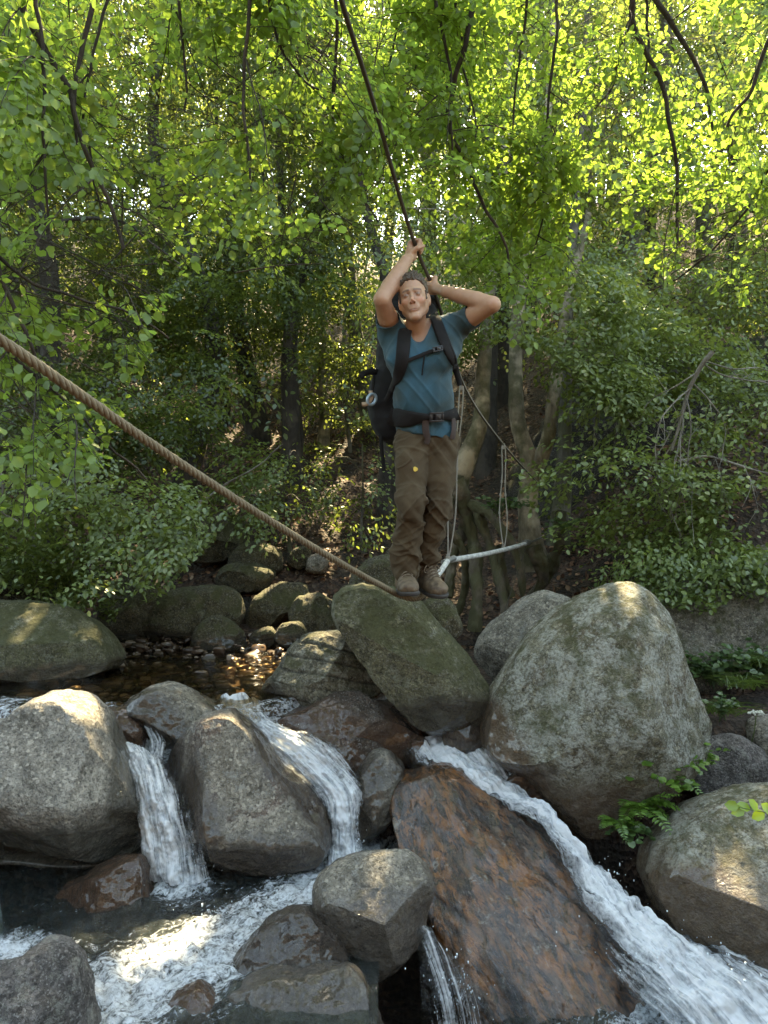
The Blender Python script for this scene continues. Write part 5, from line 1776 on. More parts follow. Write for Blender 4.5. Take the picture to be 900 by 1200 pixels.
def beech(base, height, label, sp, mat, bark, seed, r0=.13, lean=(0, 0), crown=(.25, 1.0), width=1.8, nclump=46, per=9, scale=1.0, group=None, kind=4, trunk_pts=None, crown_c=None, name='beech_tree', extra=None, maxz=None, clump_rad=.55, keep=None, limbs=True):
    rng = np.random.default_rng(seed)
    base = np.array([base[0], base[1], float(terrain_z(np.array([base[0]]), np.array([base[1]]))[0]) - .45]) if len(base) == 2 else np.asarray(base, float)
    root = empty(name, base, label, 'tree', group)
    if trunk_pts is None:
        top = base + np.array([lean[0], lean[1], height])
        k = rng.normal(size=(3, 2)) * .03 * height
        trunk_pts = [base] + [base + (top - base) * f + np.array([k[i][0], k[i][1], 0]) for i, f in enumerate((.25, .5, .75))] + [top]
    mb = MB()
    trunk_tube(mb, trunk_pts, r0, r0 * .3, 11, seed, r0 * .6)
    mb.build('trunk', bark, root)
    tp = spline(trunk_pts, 60)
    P, nlimb = [], 0
    nl = nclump
    for i in range(nl):
        f = crown[0] + (crown[1] - crown[0]) * rng.random() ** .8
        p = tp[int(f * 59)]
        prof = math.sin(math.pi * min(1, (f - crown[0]) / (crown[1] - crown[0]) * .85 + .15)) ** .7
        a = rng.random() * 2 * math.pi
        L = width * prof * rng.uniform(.35, 1.05)
        c = p + np.array([math.cos(a) * L, math.sin(a) * L, L * (.25 * rng.normal() + .05)])
        if maxz is not None and c[2] > maxz(c): continue
        P.append(c)
        if i % 3 == 0 and limbs and nlimb < 9:
            mid = (p + c) / 2 + [0, 0, .12 * L]
            mbl = MB(); nlimb += 1
            tube_mb(mbl, wiggle(spline([p - [0, 0, .15 * L], mid, c], 9), .03, i), np.linspace(r0 * .22, .008, 9), 5)
            mbl.build('limb', bark, root)
    if extra is not None: P += list(extra)
    p, d, u = clump_crown(rng, P, per, clump_rad * scale ** .5)
    lv, lq, tv, tq = sp.place(p, d, u, rng.uniform(.8, 1.25, len(p)) * scale, rng, kind=kind, twigs=False, wid=.56)
    nv = 6 if kind == 6 else 4
    if keep is not None:
        c = lv.reshape(-1, nv, 3).mean(1)
        ok = keep(450 + F * c[:, 0] / c[:, 1], 600 - F * (c[:, 2] - CAMZ) / c[:, 1], c, rng)
        lv = lv.reshape(-1, nv, 3)[ok].reshape(-1, 3)
        qq = np.array([[0, 1, 2, 3], [0, 3, 4, 5]]) if nv == 6 else np.array([[0, 1, 2, 3]])
        lq = (np.arange(int(ok.sum()))[:, None, None] * nv + qq[None]).reshape(-1, 4)
    build('crown', lv, [lq], mat, root, smooth=False)
    return root


def make_trees():
    rng = np.random.default_rng(1)
    darkm = leaf_mat('shade_dark_leaf', (.022, .040, .011), (.060, .088, .024), (.26, .33, .06), .48, .04)  # darker copy of the beech leaf, forest shade put into its colour
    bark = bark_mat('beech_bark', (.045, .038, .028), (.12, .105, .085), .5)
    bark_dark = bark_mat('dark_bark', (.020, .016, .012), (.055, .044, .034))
    bark_warm = bark_mat('sunlit_bark', (.095, .075, .048), (.28, .225, .155), .30)  # light on the trunks painted in as paler, warmer bark
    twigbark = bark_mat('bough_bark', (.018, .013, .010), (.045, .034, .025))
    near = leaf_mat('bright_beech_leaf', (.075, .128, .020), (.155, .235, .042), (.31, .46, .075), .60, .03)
    midm = leaf_mat('skylit_leaf', (.060, .095, .026), (.170, .225, .075), (.26, .33, .065), .44, .045)  # bank leaf colour lightened to stand for skylight on it
    farm = leaf_mat('forest_leaf', (.022, .042, .010), (.055, .088, .020), (.36, .43, .10), .52, .05)  # surface colour darkened to carry the shade inside the wood
    spn = Sprays(21, 9, length=.50, tw_step=.085, leaf=.053, leaf_step=.036)
    spm = Sprays(22, 8, length=.60, tw_step=.090, leaf=.052, leaf_step=.040)
    spg = Sprays(24, 7, length=.62, tw_step=.14, leaf=.072, leaf_step=.062)
    spf = Sprays(23, 7, length=.70, tw_step=.16, leaf=.105, leaf_step=.085)

    def line(pts, Y0, Y1):
        n = len(pts)
        return [J(x, y, Y0 + (Y1 - Y0) * i / (n - 1)) for i, (x, y) in enumerate(pts)]

    def shape(x, y, c, rng, limx, limy, gaps, hard):
        j = 0 if hard else 22 * vnoise(np.stack([c[:, 0] * 5, c[:, 1] * 5, c[:, 2] * 5], -1), 77) + 10 * rng.normal(size=len(x))
        ok = y < np.interp(x, limx, limy) + j
        ok &= ~((x > 428) & (x < 592) & (y > 270 - 60 * (x < 470)) & (c[:, 1] < 4.6))
        if not hard:
            dens = np.clip(.66 + 1.35 * fbm(np.stack([x / 120, y / 62, c[:, 1] * .5], -1), 91, 3), .04, 1)
            for gx, gy, rx, ry, a in gaps:
                dens *= 1 - a * np.exp(-(((x - gx) / rx) ** 2 + ((y - gy) / ry) ** 2) ** 2)
            ok &= rng.random(len(x)) < dens
        return ok
    keep_left = lambda x, y, c, rng, hard=False: shape(x, y, c, rng, [-60, 20, 60, 130, 175, 205, 250, 330, 400, 440, 520], [610, 590, 585, 520, 400, 330, 300, 330, 290, 270, 120],
        [(165, 150, 50, 60, .95), (340, 195, 45, 50, .9), (60, 330, 50, 40, .9), (150, 300, 45, 35, .75), (90, 500, 40, 25, .8), (240, 260, 40, 30, .6), (20, 470, 40, 30, .7)], hard)
    keep_right = lambda x, y, c, rng, hard=False: shape(x, y, c, rng, [380, 440, 500, 560, 600, 650, 665, 720, 790, 875, 900, 960], [120, 240, 290, 330, 400, 395, 330, 270, 330, 350, 260, 240],
        [(690, 290, 30, 50, .95), (800, 70, 90, 80, .7), (860, 270, 50, 35, .6), (720, 160, 40, 60, .7), (840, 190, 40, 40, .5), (690, 30, 40, 40, .7), (480, 110, 30, 40, .5)], hard)

    # ---- near beech on the viewer's left: boughs over the upper left of the picture
    def reg_left(rng, n):
        k = 0
        while k < n:
            x = rng.uniform(-40, 450); y = rng.uniform(-60, 600)
            lim = np.interp(x, [-40, 60, 130, 175, 220, 300, 380, 450], [600, 560, 470, 330, 270, 330, 300, 250])
            hole = (abs(x - 160) < 55 and 90 < y < 200) or (abs(x - 330) < 40 and 170 < y < 240)
            if y > lim or (hole and rng.random() < .85): continue
            if y > lim - 120 and rng.random() < .35: continue
            k += 1
            yield x, y, rng.uniform(3.7, 5.0) if y < 300 else rng.uniform(3.1, 3.8)
    T = [np.array([-4.2, 3.0, .6]), np.array([-4.1, 3.1, 2.6]), np.array([-3.8, 3.2, 4.4]), np.array([-3.0, 3.3, 5.6]), np.array([-1.5, 3.5, 6.3])]
    hub = lambda x, y: np.array([x, y, 5.9])
    boughs = [
        ([hub(-2.6, 3.3)] + line([(20, -120), (28, 10), (52, 62), (88, 120), (112, 195), (128, 235), (145, 290)], 3.0, 3.2), .020),
        ([hub(-2.2, 3.2)] + line([(118, -130), (110, 0), (96, 60), (88, 120), (86, 170)], 3.1, 3.2), .018),
        ([hub(-2.4, 3.2)] + line([(40, -100), (48, 60), (52, 170), (58, 262)], 2.9, 3.0), .013),
        ([hub(-2.8, 3.1)] + line([(-30, 40), (-8, 180), (4, 300), (14, 350), (40, 400), (50, 440)], 2.9, 3.1), .018),
        ([hub(-1.8, 3.5)] + line([(205, -110), (211, 0), (216, 60), (214, 130)], 3.5, 3.6), .013),
        ([hub(-1.7, 3.5)] + line([(294, -110), (291, 20), (286, 90), (289, 160), (297, 225)], 3.4, 3.5), .014),
        ([hub(-1.5, 3.5)] + line([(308, -110), (311, 0), (328, 55), (352, 88), (372, 104)], 3.4, 3.7), .013),
        ([hub(-1.5, 3.6)] + line([(326, -90), (338, 10), (350, 60), (366, 95)], 3.5, 3.8), .011),
        ([hub(-1.3, 3.6)] + line([(384, -90), (389, 0), (391, 60), (393, 130), (398, 170), (440, 260)], 3.8, 4.4), .013),
        ([hub(-2.0, 3.4)] + line([(150, -100), (92, 130), (105, 190), (118, 240)], 3.3, 3.3), .010),
        ([hub(-3.0, 3.1)] + line([(-60, 300), (20, 420), (70, 470), (120, 520), (168, 560)], 2.9, 3.5), .012),
        ([hub(-2.9, 3.1)] + line([(-60, 250), (40, 330), (100, 350), (160, 372), (196, 392)], 2.9, 3.5), .012),
    ]
    hanging_tree('beech hanging bright green sprays over the stream beside the thick tan rope', T, boughs, 160, reg_left, spn, near, twigbark, 11, keep_left)

    # ---- near beech on the other side: boughs above and beyond the man
    def reg_right(rng, n):
        k = 0
        while k < n:
            x = rng.uniform(440, 940); y = rng.uniform(-60, 400)
            lim = np.interp(x, [440, 500, 560, 640, 660, 720, 790, 870, 940], [240, 300, 370, 390, 330, 250, 340, 340, 250])
            hole = (x > 700 and y < 200 and rng.random() < .62) or (670 < x < 730 and y > 230)
            if y > lim or hole: continue
            if y > lim - 90 and rng.random() < .35: continue
            k += 1
            yield x, y, rng.uniform(4.4, 5.9)
    T = [np.array([4.6, 3.6, .4]), np.array([4.5, 3.7, 2.6]), np.array([4.0, 3.8, 4.6]), np.array([2.8, 3.9, 6.0]), np.array([1.0, 4.1, 6.6])]
    h2 = lambda x, y: np.array([x, y, 6.3])
    boughs = [
        ([h2(.6, 4.0)] + line([(515, -110), (513, 0), (520, 60), (528, 105), (529, 160), (532, 190)], 4.0, 4.2), .014),
        ([h2(.8, 4.0)] + line([(556, -110), (552, 10), (546, 65), (533, 110), (530, 140), (545, 190), (562, 235), (585, 275), (595, 300), (598, 335)], 4.0, 4.5), .018),
        ([h2(.8, 4.1)] + line([(540, -100), (545, 60), (552, 110), (558, 140), (556, 180)], 4.2, 4.3), .011),
        ([h2(1.7, 4.1)] + line([(735, -100), (737, 0), (748, 40), (762, 62), (775, 100), (785, 150), (791, 185), (793, 230), (797, 285)], 4.0, 4.3), .020),
        ([h2(1.8, 4.1)] + line([(765, -100), (771, 0), (792, 42), (812, 75), (826, 110), (836, 155)], 4.0, 4.2), .022),
        ([h2(2.1, 3.9)] + line([(930, -80), (905, 20), (888, 70), (876, 110), (858, 130), (846, 160)], 3.8, 4.0), .020),
        ([h2(1.6, 4.1)] + line([(725, -100), (738, 25), (724, 65), (718, 105), (700, 128)], 4.1, 4.3), .012),
        ([h2(1.7, 4.1)] + line([(755, -100), (758, 10), (757, 50), (751, 80), (752, 105)], 4.2, 4.2), .013),
        ([h2(1.2, 4.2)] + line([(620, -100), (612, 30), (604, 120), (598, 200)], 4.4, 4.7), .012),
        ([h2(1.4, 4.3)] + line([(668, -100), (650, 60), (640, 150), (636, 240), (620, 330)], 4.4, 4.9), .012),
        ([h2(.5, 4.2)] + line([(470, -100), (462, 40), (455, 120), (470, 210)], 4.3, 4.8), .010),
        ([h2(2.3, 4.2)] + line([(960, 100), (900, 200), (850, 280), (800, 320), (760, 340)], 4.2, 4.8), .012),
    ]
    hanging_tree('beech whose dark thin boughs hang above the head of the man and to the side', T, boughs, 165, reg_right, spn, near, twigbark, 12, keep_right)

    # ---- trees of the far bank, right of the man
    def foliage_region(n, xr, yr, Yr, rng, lim=None):
        out = []
        while len(out) < n:
            x, y = rng.uniform(*xr), rng.uniform(*yr)
            if lim is not None and not lim(x, y): continue
            out.append(J(x, y, rng.uniform(*Yr)))
        return np.array(out)
    def kp(limx, topy, boty, d0=.75):
        def f(x, y, c, rng):
            j = 14 * vnoise(c * 5, 71)
            return (y < np.interp(x, limx, boty) + j) & (y > np.interp(x, limx, topy) + j) & (rng.random(len(x)) < np.clip(d0 + .08 + 1.7 * vnoise(c * np.array([1.5, 1.5, 2.6]), 73), .03, 1)) & ~((x > 432) & (x < 570) & (y > 275) & (c[:, 1] < 4.6))
        return f
    r2 = np.random.default_rng(31)
    kbank = kp([480, 540, 590, 640, 690, 730, 800, 960], [0] * 8, [490, 425, 395, 410, 455, 500, 465, 480], .50)
    lim1 = lambda x, y: y < np.interp(x, [500, 560, 620, 680, 760], [500, 470, 440, 470, 430]) and not (545 < x < 585 and y > 430)
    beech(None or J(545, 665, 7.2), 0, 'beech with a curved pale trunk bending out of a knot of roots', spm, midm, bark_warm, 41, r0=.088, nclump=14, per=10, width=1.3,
          trunk_pts=[J(528, 600, 7.3), J(537, 560, 7.25), J(548, 535, 7.2), J(562, 500, 7.2), J(566, 450, 7.3), J(570, 380, 7.4), J(590, 200, 7.6), J(600, 20, 7.8)], crown=(.35, 1.0),
          extra=foliage_region(44, (500, 700), (300, 500), (6.6, 7.2), r2, lim1), kind=6, clump_rad=.34, keep=kbank)
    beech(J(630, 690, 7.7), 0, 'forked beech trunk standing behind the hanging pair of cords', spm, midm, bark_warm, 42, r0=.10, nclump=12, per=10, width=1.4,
          trunk_pts=[J(628, 668, 7.7), J(622, 630, 7.7), J(618, 590, 7.7), J(622, 550, 7.7), J(608, 500, 7.8), J(604, 440, 7.9), J(610, 340, 8.0), J(640, 150, 8.2), J(650, 0, 8.3)], crown=(.5, 1.0),
          extra=foliage_region(46, (600, 780), (310, 470), (7.0, 7.6), r2), kind=6, clump_rad=.36, keep=kbank)
    fork = bpy.context.scene.objects.get('beech_tree.003')
    mb = MB(); trunk_tube(mb, [J(620, 560, 7.7), J(630, 545, 7.68), J(642, 515, 7.65), J(648, 470, 7.7), J(660, 380, 7.8), J(690, 250, 8.0)], .085, .03, 10, 5)
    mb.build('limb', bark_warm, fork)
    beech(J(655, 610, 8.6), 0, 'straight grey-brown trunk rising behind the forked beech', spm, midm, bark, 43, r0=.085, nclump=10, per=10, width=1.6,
          trunk_pts=[J(655, 640, 8.6), J(660, 560, 8.6), J(662, 500, 8.6), J(663, 440, 8.6), J(668, 330, 8.7), J(680, 160, 8.8), J(690, -20, 9.0)], crown=(.5, 1.0),
          extra=foliage_region(40, (640, 900), (290, 470), (7.8, 9.4), r2), kind=6, clump_rad=.4, keep=kbank)
    # low branches of a tree standing outside the picture on the right bank
    rr = np.random.default_rng(33)
    def lim2(x, y):
        top = np.interp(x, [640, 700, 760, 820, 900, 960], [560, 520, 540, 560, 470, 450])
        bot = np.interp(x, [640, 680, 760, 830, 860, 960], [640, 680, 740, 745, 700, 690])
        return top < y < bot
    ex = np.concatenate([foliage_region(50, (650, 940), (470, 740), (6.2, 6.75), rr, lim2), foliage_region(26, (720, 940), (330, 500), (6.8, 7.4), rr, lambda x, y: y > 560 - .2 * x or True)])
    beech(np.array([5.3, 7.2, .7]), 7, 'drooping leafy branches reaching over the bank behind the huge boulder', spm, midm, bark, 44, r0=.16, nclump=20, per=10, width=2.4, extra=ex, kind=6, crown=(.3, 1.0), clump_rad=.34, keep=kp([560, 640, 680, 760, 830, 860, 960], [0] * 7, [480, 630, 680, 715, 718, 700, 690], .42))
    # shrub of the left bank
    rl = np.random.default_rng(34)
    def lim3(x, y):
        top = np.interp(x, [-40, 100, 200, 300, 380], [520, 540, 560, 580, 560])
        bot = np.interp(x, [-40, 60, 130, 180, 240, 300, 330], [700, 720, 740, 730, 680, 640, 600])
        return top < y < bot
    ex = foliage_region(58, (-40, 300), (510, 740), (6.1, 6.7), rl, lim3)
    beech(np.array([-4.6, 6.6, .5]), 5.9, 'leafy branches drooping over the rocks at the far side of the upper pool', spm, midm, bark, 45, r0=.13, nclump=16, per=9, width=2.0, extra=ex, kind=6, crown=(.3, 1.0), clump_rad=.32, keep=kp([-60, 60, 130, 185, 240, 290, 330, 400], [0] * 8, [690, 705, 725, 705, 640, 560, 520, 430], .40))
    ex = np.concatenate([foliage_region(34, (-40, 240), (400, 530), (7.4, 9.0), rl), foliage_region(90, (60, 440), (235, 415), (8.6, 11.5), rl), foliage_region(60, (-20, 430), (-30, 250), (8.8, 11.0), rl)])
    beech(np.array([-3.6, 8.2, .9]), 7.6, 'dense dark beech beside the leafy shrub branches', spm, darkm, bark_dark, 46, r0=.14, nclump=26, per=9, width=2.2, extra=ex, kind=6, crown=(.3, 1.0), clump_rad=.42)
    ex = foliage_region(60, (440, 720), (-30, 300), (9.2, 11.2), rl)
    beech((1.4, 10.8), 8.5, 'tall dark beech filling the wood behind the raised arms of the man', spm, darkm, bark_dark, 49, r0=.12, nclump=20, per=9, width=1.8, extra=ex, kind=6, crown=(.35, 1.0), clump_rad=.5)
    ex = foliage_region(9, (285, 365), (520, 600), (7.6, 8.2), rl)
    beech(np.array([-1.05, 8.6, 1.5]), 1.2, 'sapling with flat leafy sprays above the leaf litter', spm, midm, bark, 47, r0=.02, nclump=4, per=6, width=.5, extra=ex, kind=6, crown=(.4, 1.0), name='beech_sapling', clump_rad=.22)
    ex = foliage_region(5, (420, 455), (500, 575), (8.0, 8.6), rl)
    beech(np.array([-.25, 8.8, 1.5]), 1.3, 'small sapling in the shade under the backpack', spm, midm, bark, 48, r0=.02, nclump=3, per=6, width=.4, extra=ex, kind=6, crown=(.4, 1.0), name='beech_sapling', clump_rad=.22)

    # ---- forest behind, thinning upslope; crown heights shaped to shade the stream and left-hand boughs
    def maxz(c): return (c[1] * .77 - (1.3 if c[0] / c[1] > .16 else -.3)) / .62 - .5
    spots = []
    fr = np.random.default_rng(55)
    rows = [(10.0, 8, 12.0), (12.0, 9, 14.0), (14.5, 10, 15), (18, 9, 13), (22.5, 10, 14), (28, 11, 15), (35, 12, 16), (44, 13, 17)]
    labels = ['slim dark-trunked beech in the shaded first row of the forest', 'beech in the second row of the forest, behind the slim first row', 'beech in the third row of the forest before the far wood']
    ti = 0
    for ri, (Y, n, hgt) in enumerate(rows):
        half = Y * .62 + 1.5
        far = Y > 17
        if far:
            mbf, mbt = [], MB()
        for k in range(n):
            x = -half + 2 * half * (k + .5 + fr.uniform(-.3, .3)) / n
            y = Y + fr.uniform(-.9, .9) * (1 + Y * .02)
            if ri == 0 and 0.3 < x < 2.2: continue
            if -.125 < x / y < -.02 and 1 <= ri < 6: continue
            if fr.random() < (.18 if far else 0) or (far and .30 < x / y < .55 and fr.random() < .85): continue
            kw = dict(r0=.09 + .08 * fr.random(), lean=(fr.normal() * .5, fr.normal() * .5), crown=((.26 if -.15 < x / y < .02 else .12) if ri < 3 else .10, 1.0), width=1.7 + .035 * Y, nclump=62 if not far else 42,
                      per=6, scale=1.0 if Y < 16 else (1.25 if Y < 25 else 1.7), maxz=maxz, clump_rad=.6 if not far else .8)
            if not far:
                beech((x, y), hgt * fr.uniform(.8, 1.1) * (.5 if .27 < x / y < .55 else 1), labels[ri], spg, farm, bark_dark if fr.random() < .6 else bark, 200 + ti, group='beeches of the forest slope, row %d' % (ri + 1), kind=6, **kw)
            else:
                rr_ = np.random.default_rng(200 + ti)
                b = np.array([x, y, float(terrain_z(np.array([x]), np.array([y]))[0]) - .2])
                H_ = hgt * fr.uniform(.7, 1.15)
                tip = b + np.array([fr.normal() * .6, fr.normal() * .6, H_])
                trunk_tube(mbt, [b, b * .6 + tip * .4 + [.1, 0, 0], tip], kw['r0'] * 1.2, .03, 8, ti, .05, n=14)
                cs = []
                for q in range(kw['nclump']):
                    f = .16 + .84 * rr_.random() ** .8
                    a = rr_.random() * 6.283; L = kw['width'] * math.sin(math.pi * min(1, f * .85 + .12)) ** .7 * rr_.uniform(.3, 1.05)
                    c = b + (tip - b) * f + np.array([math.cos(a) * L, math.sin(a) * L, .2 * L * rr_.normal()])
                    if c[2] < maxz(c): cs.append(c)
                if cs:
                    p, d, u = clump_crown(rr_, cs, 6, .8 * kw['scale'] ** .5)
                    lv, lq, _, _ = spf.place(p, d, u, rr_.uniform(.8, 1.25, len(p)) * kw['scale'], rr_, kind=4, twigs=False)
                    mbf.append(lv)
            ti += 1
        if far:
            tv, tf = mbt.out()
            lv = np.concatenate(mbf); nq = len(lv) // 4
            q = np.concatenate([np.arange(nq * 4).reshape(-1, 4), tf[0] + len(lv)])
            o = build('forest', np.concatenate([lv, tv]), [q], [farm, bark_dark], smooth=False, slots=np.r_[np.zeros(nq), np.ones(len(tf[0]))])
            tag(o, 'far wood of sunlit beeches filling the slope behind the front rows', kind='stuff')
    # sunlit saplings in the clearing
    for k, (x, y, hh) in enumerate([(-1.5, 13.2, 3.2), (-.9, 15.5, 4.2), (-2.6, 14.0, 3.6), (-.35, 18.0, 4.5), (-1.9, 18.5, 5.0), (-3.6, 12.6, 3.4), (-4.4, 16.0, 4.5), (-.5, 11.6, 2.2)]):
        beech((x, y), hh, ['sapling in the sunny clearing behind the backpack', 'taller sapling in the sunny clearing'][hh > 3.8], spg, farm, bark, 600 + k, kind=6, nclump=26, per=5, width=1.1, scale=.85, r0=.035, group='saplings of the sunny clearing, ' + ['low', 'tall'][hh > 3.8], crown=(.15, 1.0), clump_rad=.4, limbs=False, name='beech_sapling')
    # unseen trees added on the near bank, behind the viewer, to cut frontal skylight
    for k, (x, y) in enumerate([(-3.5, -4.0), (4.5, -3.5)]):
        beech((x, y), 9 + k % 2, 'unseen beech added on the near bank to cut frontal light', spf, farm, bark, 500 + k, nclump=30, per=5, width=2.6, scale=1.6, group='unseen beeches added on the near bank', crown=(.25, 1.0), clump_rad=.8, limbs=False)
    # visible dark stems of the front row
    for k, (x0, y0, x1, y1, Y, r, lab) in enumerate([(345, 470, 335, 330, 10.8, .085, 'thick dark leaning stem among the forest undergrowth'), (296, 430, 302, 370, 12, .05, 'thin dark stem with a kink in the lit clearing'),
                                              (262, 440, 258, 360, 12.5, .07, 'dark stem second from the lit clearing'), (378, 455, 378, 360, 11.8, .07, 'warm brown stem beside the lit gap'), (452, 330, 432, 260, 9.5, .09, 'dark limb slanting behind the raised elbow'),
                                              (50, 400, 48, 310, 11.0, .12, 'dark trunk among the leaves of the shaded side'), (682, 320, 686, 225, 10.5, .11, 'pale lit trunk above the crag')]):
        a, b = J(x0, y0, Y), J(x1, y1, Y)
        g = np.array([a[0], Y, float(terrain_z(np.array([a[0]]), np.array([Y]))[0]) - .1])
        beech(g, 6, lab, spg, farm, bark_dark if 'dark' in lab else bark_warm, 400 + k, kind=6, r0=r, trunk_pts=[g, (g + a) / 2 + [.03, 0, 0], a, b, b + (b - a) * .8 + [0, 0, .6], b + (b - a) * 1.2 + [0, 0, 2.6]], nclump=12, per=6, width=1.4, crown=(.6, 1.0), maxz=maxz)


def make_roots():
    bark_warm = bark_mat('root_bark', (.040, .030, .020), (.12, .095, .065), .7)
    root = empty('root_stump', J(570, 690, 7.1), 'gnarled knot of beech roots clasping the bank above the pale grey stone', 'tree roots')
    R = [([(535, 560), (545, 600), (556, 640), (560, 690), (556, 740)], 7.0, .085), ([(560, 600), (575, 640), (588, 690), (592, 730)], 6.95, .06), ([(545, 585), (575, 605), (600, 640), (612, 690), (606, 730)], 7.0, .06),
         ([(528, 585), (520, 610), (540, 640), (545, 690), (530, 735)], 7.1, .05), ([(625, 640), (635, 670), (622, 710), (600, 735)], 7.35, .085), ([(655, 600), (655, 640), (640, 675), (612, 715)], 7.5, .085), ([(585, 640), (592, 680), (600, 700)], 6.9, .045), ([(548, 610), (530, 660), (525, 700)], 7.2, .07)]
    for k, (pts, Y, r) in enumerate(R):
        mb = MB()
        P = [J(x, y, Y + .12 * math.sin(i * 1.3 + k)) for i, (x, y) in enumerate(pts)]
        trunk_tube(mb, P, r * .78, r * .6, 16, 70 + k, 0, .45, 70)
        mb.build('root', bark_warm, root)


def make_dead():
    gb = bark_mat('dead_grey_wood', (.10, .09, .078), (.22, .20, .175))
    rng = np.random.default_rng(8)
    def dead(label, stem, r, tips, Y):
        root = empty('dead_branch', J(*stem[0], Y), label, 'dead branch')
        mb = MB()
        P = wiggle(spline([J(x, y, Y) for x, y in stem], 26), .02, int(stem[0][0]))
        tube_mb(mb, P, np.linspace(r, r * .45, 26), 7)
        mb.build('stem', gb, root)
        for (i, pts) in tips:
            mb = MB()
            Q = wiggle(spline([P[i]] + [J(x, y, Y + rng.uniform(-.2, .2)) for x, y in pts], 16), .02, int(pts[-1][0]) + i)
            tube_mb(mb, Q, np.linspace(r * .32, r * .10, 16), 5)
            for j in range(4, 15, 2):
                d = nrm(Q[j] - Q[j - 1]); e = Q[j] + (d * .7 + .7 * rng.normal(size=3)) * rng.uniform(.06, .22)
                tube_mb(mb, wiggle(spline([Q[j], (Q[j] + e) / 2 + .012 * rng.normal(size=3), e], 6), .008, j), np.linspace(r * .16, r * .07, 6), 4)
            mb.build('twig', gb, root)
    dead('bleached dead branch with a fan of drooping bare twigs over the shaded crag', [(832, 413), (818, 432), (806, 455), (796, 485), (788, 530)], .022,
         [(4, [(845, 440), (900, 450), (930, 470)]), (6, [(790, 455), (765, 470), (750, 500)]), (8, [(800, 500), (790, 540), (775, 580)]), (10, [(775, 490), (768, 530), (772, 570)]), (12, [(812, 500), (806, 540), (812, 580)]),
          (14, [(780, 520), (765, 550), (770, 590)]), (9, [(830, 470), (850, 500), (846, 540)]), (17, [(800, 530), (796, 570), (790, 610)]), (3, [(860, 430), (890, 430), (920, 440)]), (20, [(778, 550), (782, 590), (800, 630)])], 6.3)
    dead('long bare grey branch curving down beside the drooping leaves', [(690, 415), (712, 440), (728, 480), (748, 505), (770, 520)], .018, [(8, [(700, 480), (696, 530), (690, 560)]), (14, [(722, 510), (720, 550), (726, 580)]), (20, [(770, 540), (760, 560)])], 7.2)
    dead('thin bare branch lying level over the shaded crag', [(795, 540), (830, 536), (862, 545), (892, 554), (930, 556)], .014, [(8, [(845, 560), (850, 590)]), (14, [(880, 570), (890, 600)])], 6.4)
    dead('bare pale twig in the leaves above the dark shaded rock', [(0, 545), (4, 570), (2, 600), (20, 612)], .012, [(8, [(30, 560), (50, 545)])], 6.0)
    dead('fallen grey stick on the slope under the thick rope', [(232, 590), (262, 570), (300, 545), (330, 520)], .014, [(12, [(290, 575), (296, 590)])], 7.6)


if 'trees' in BUILD:
    make_trees()
    make_roots()
    make_dead()
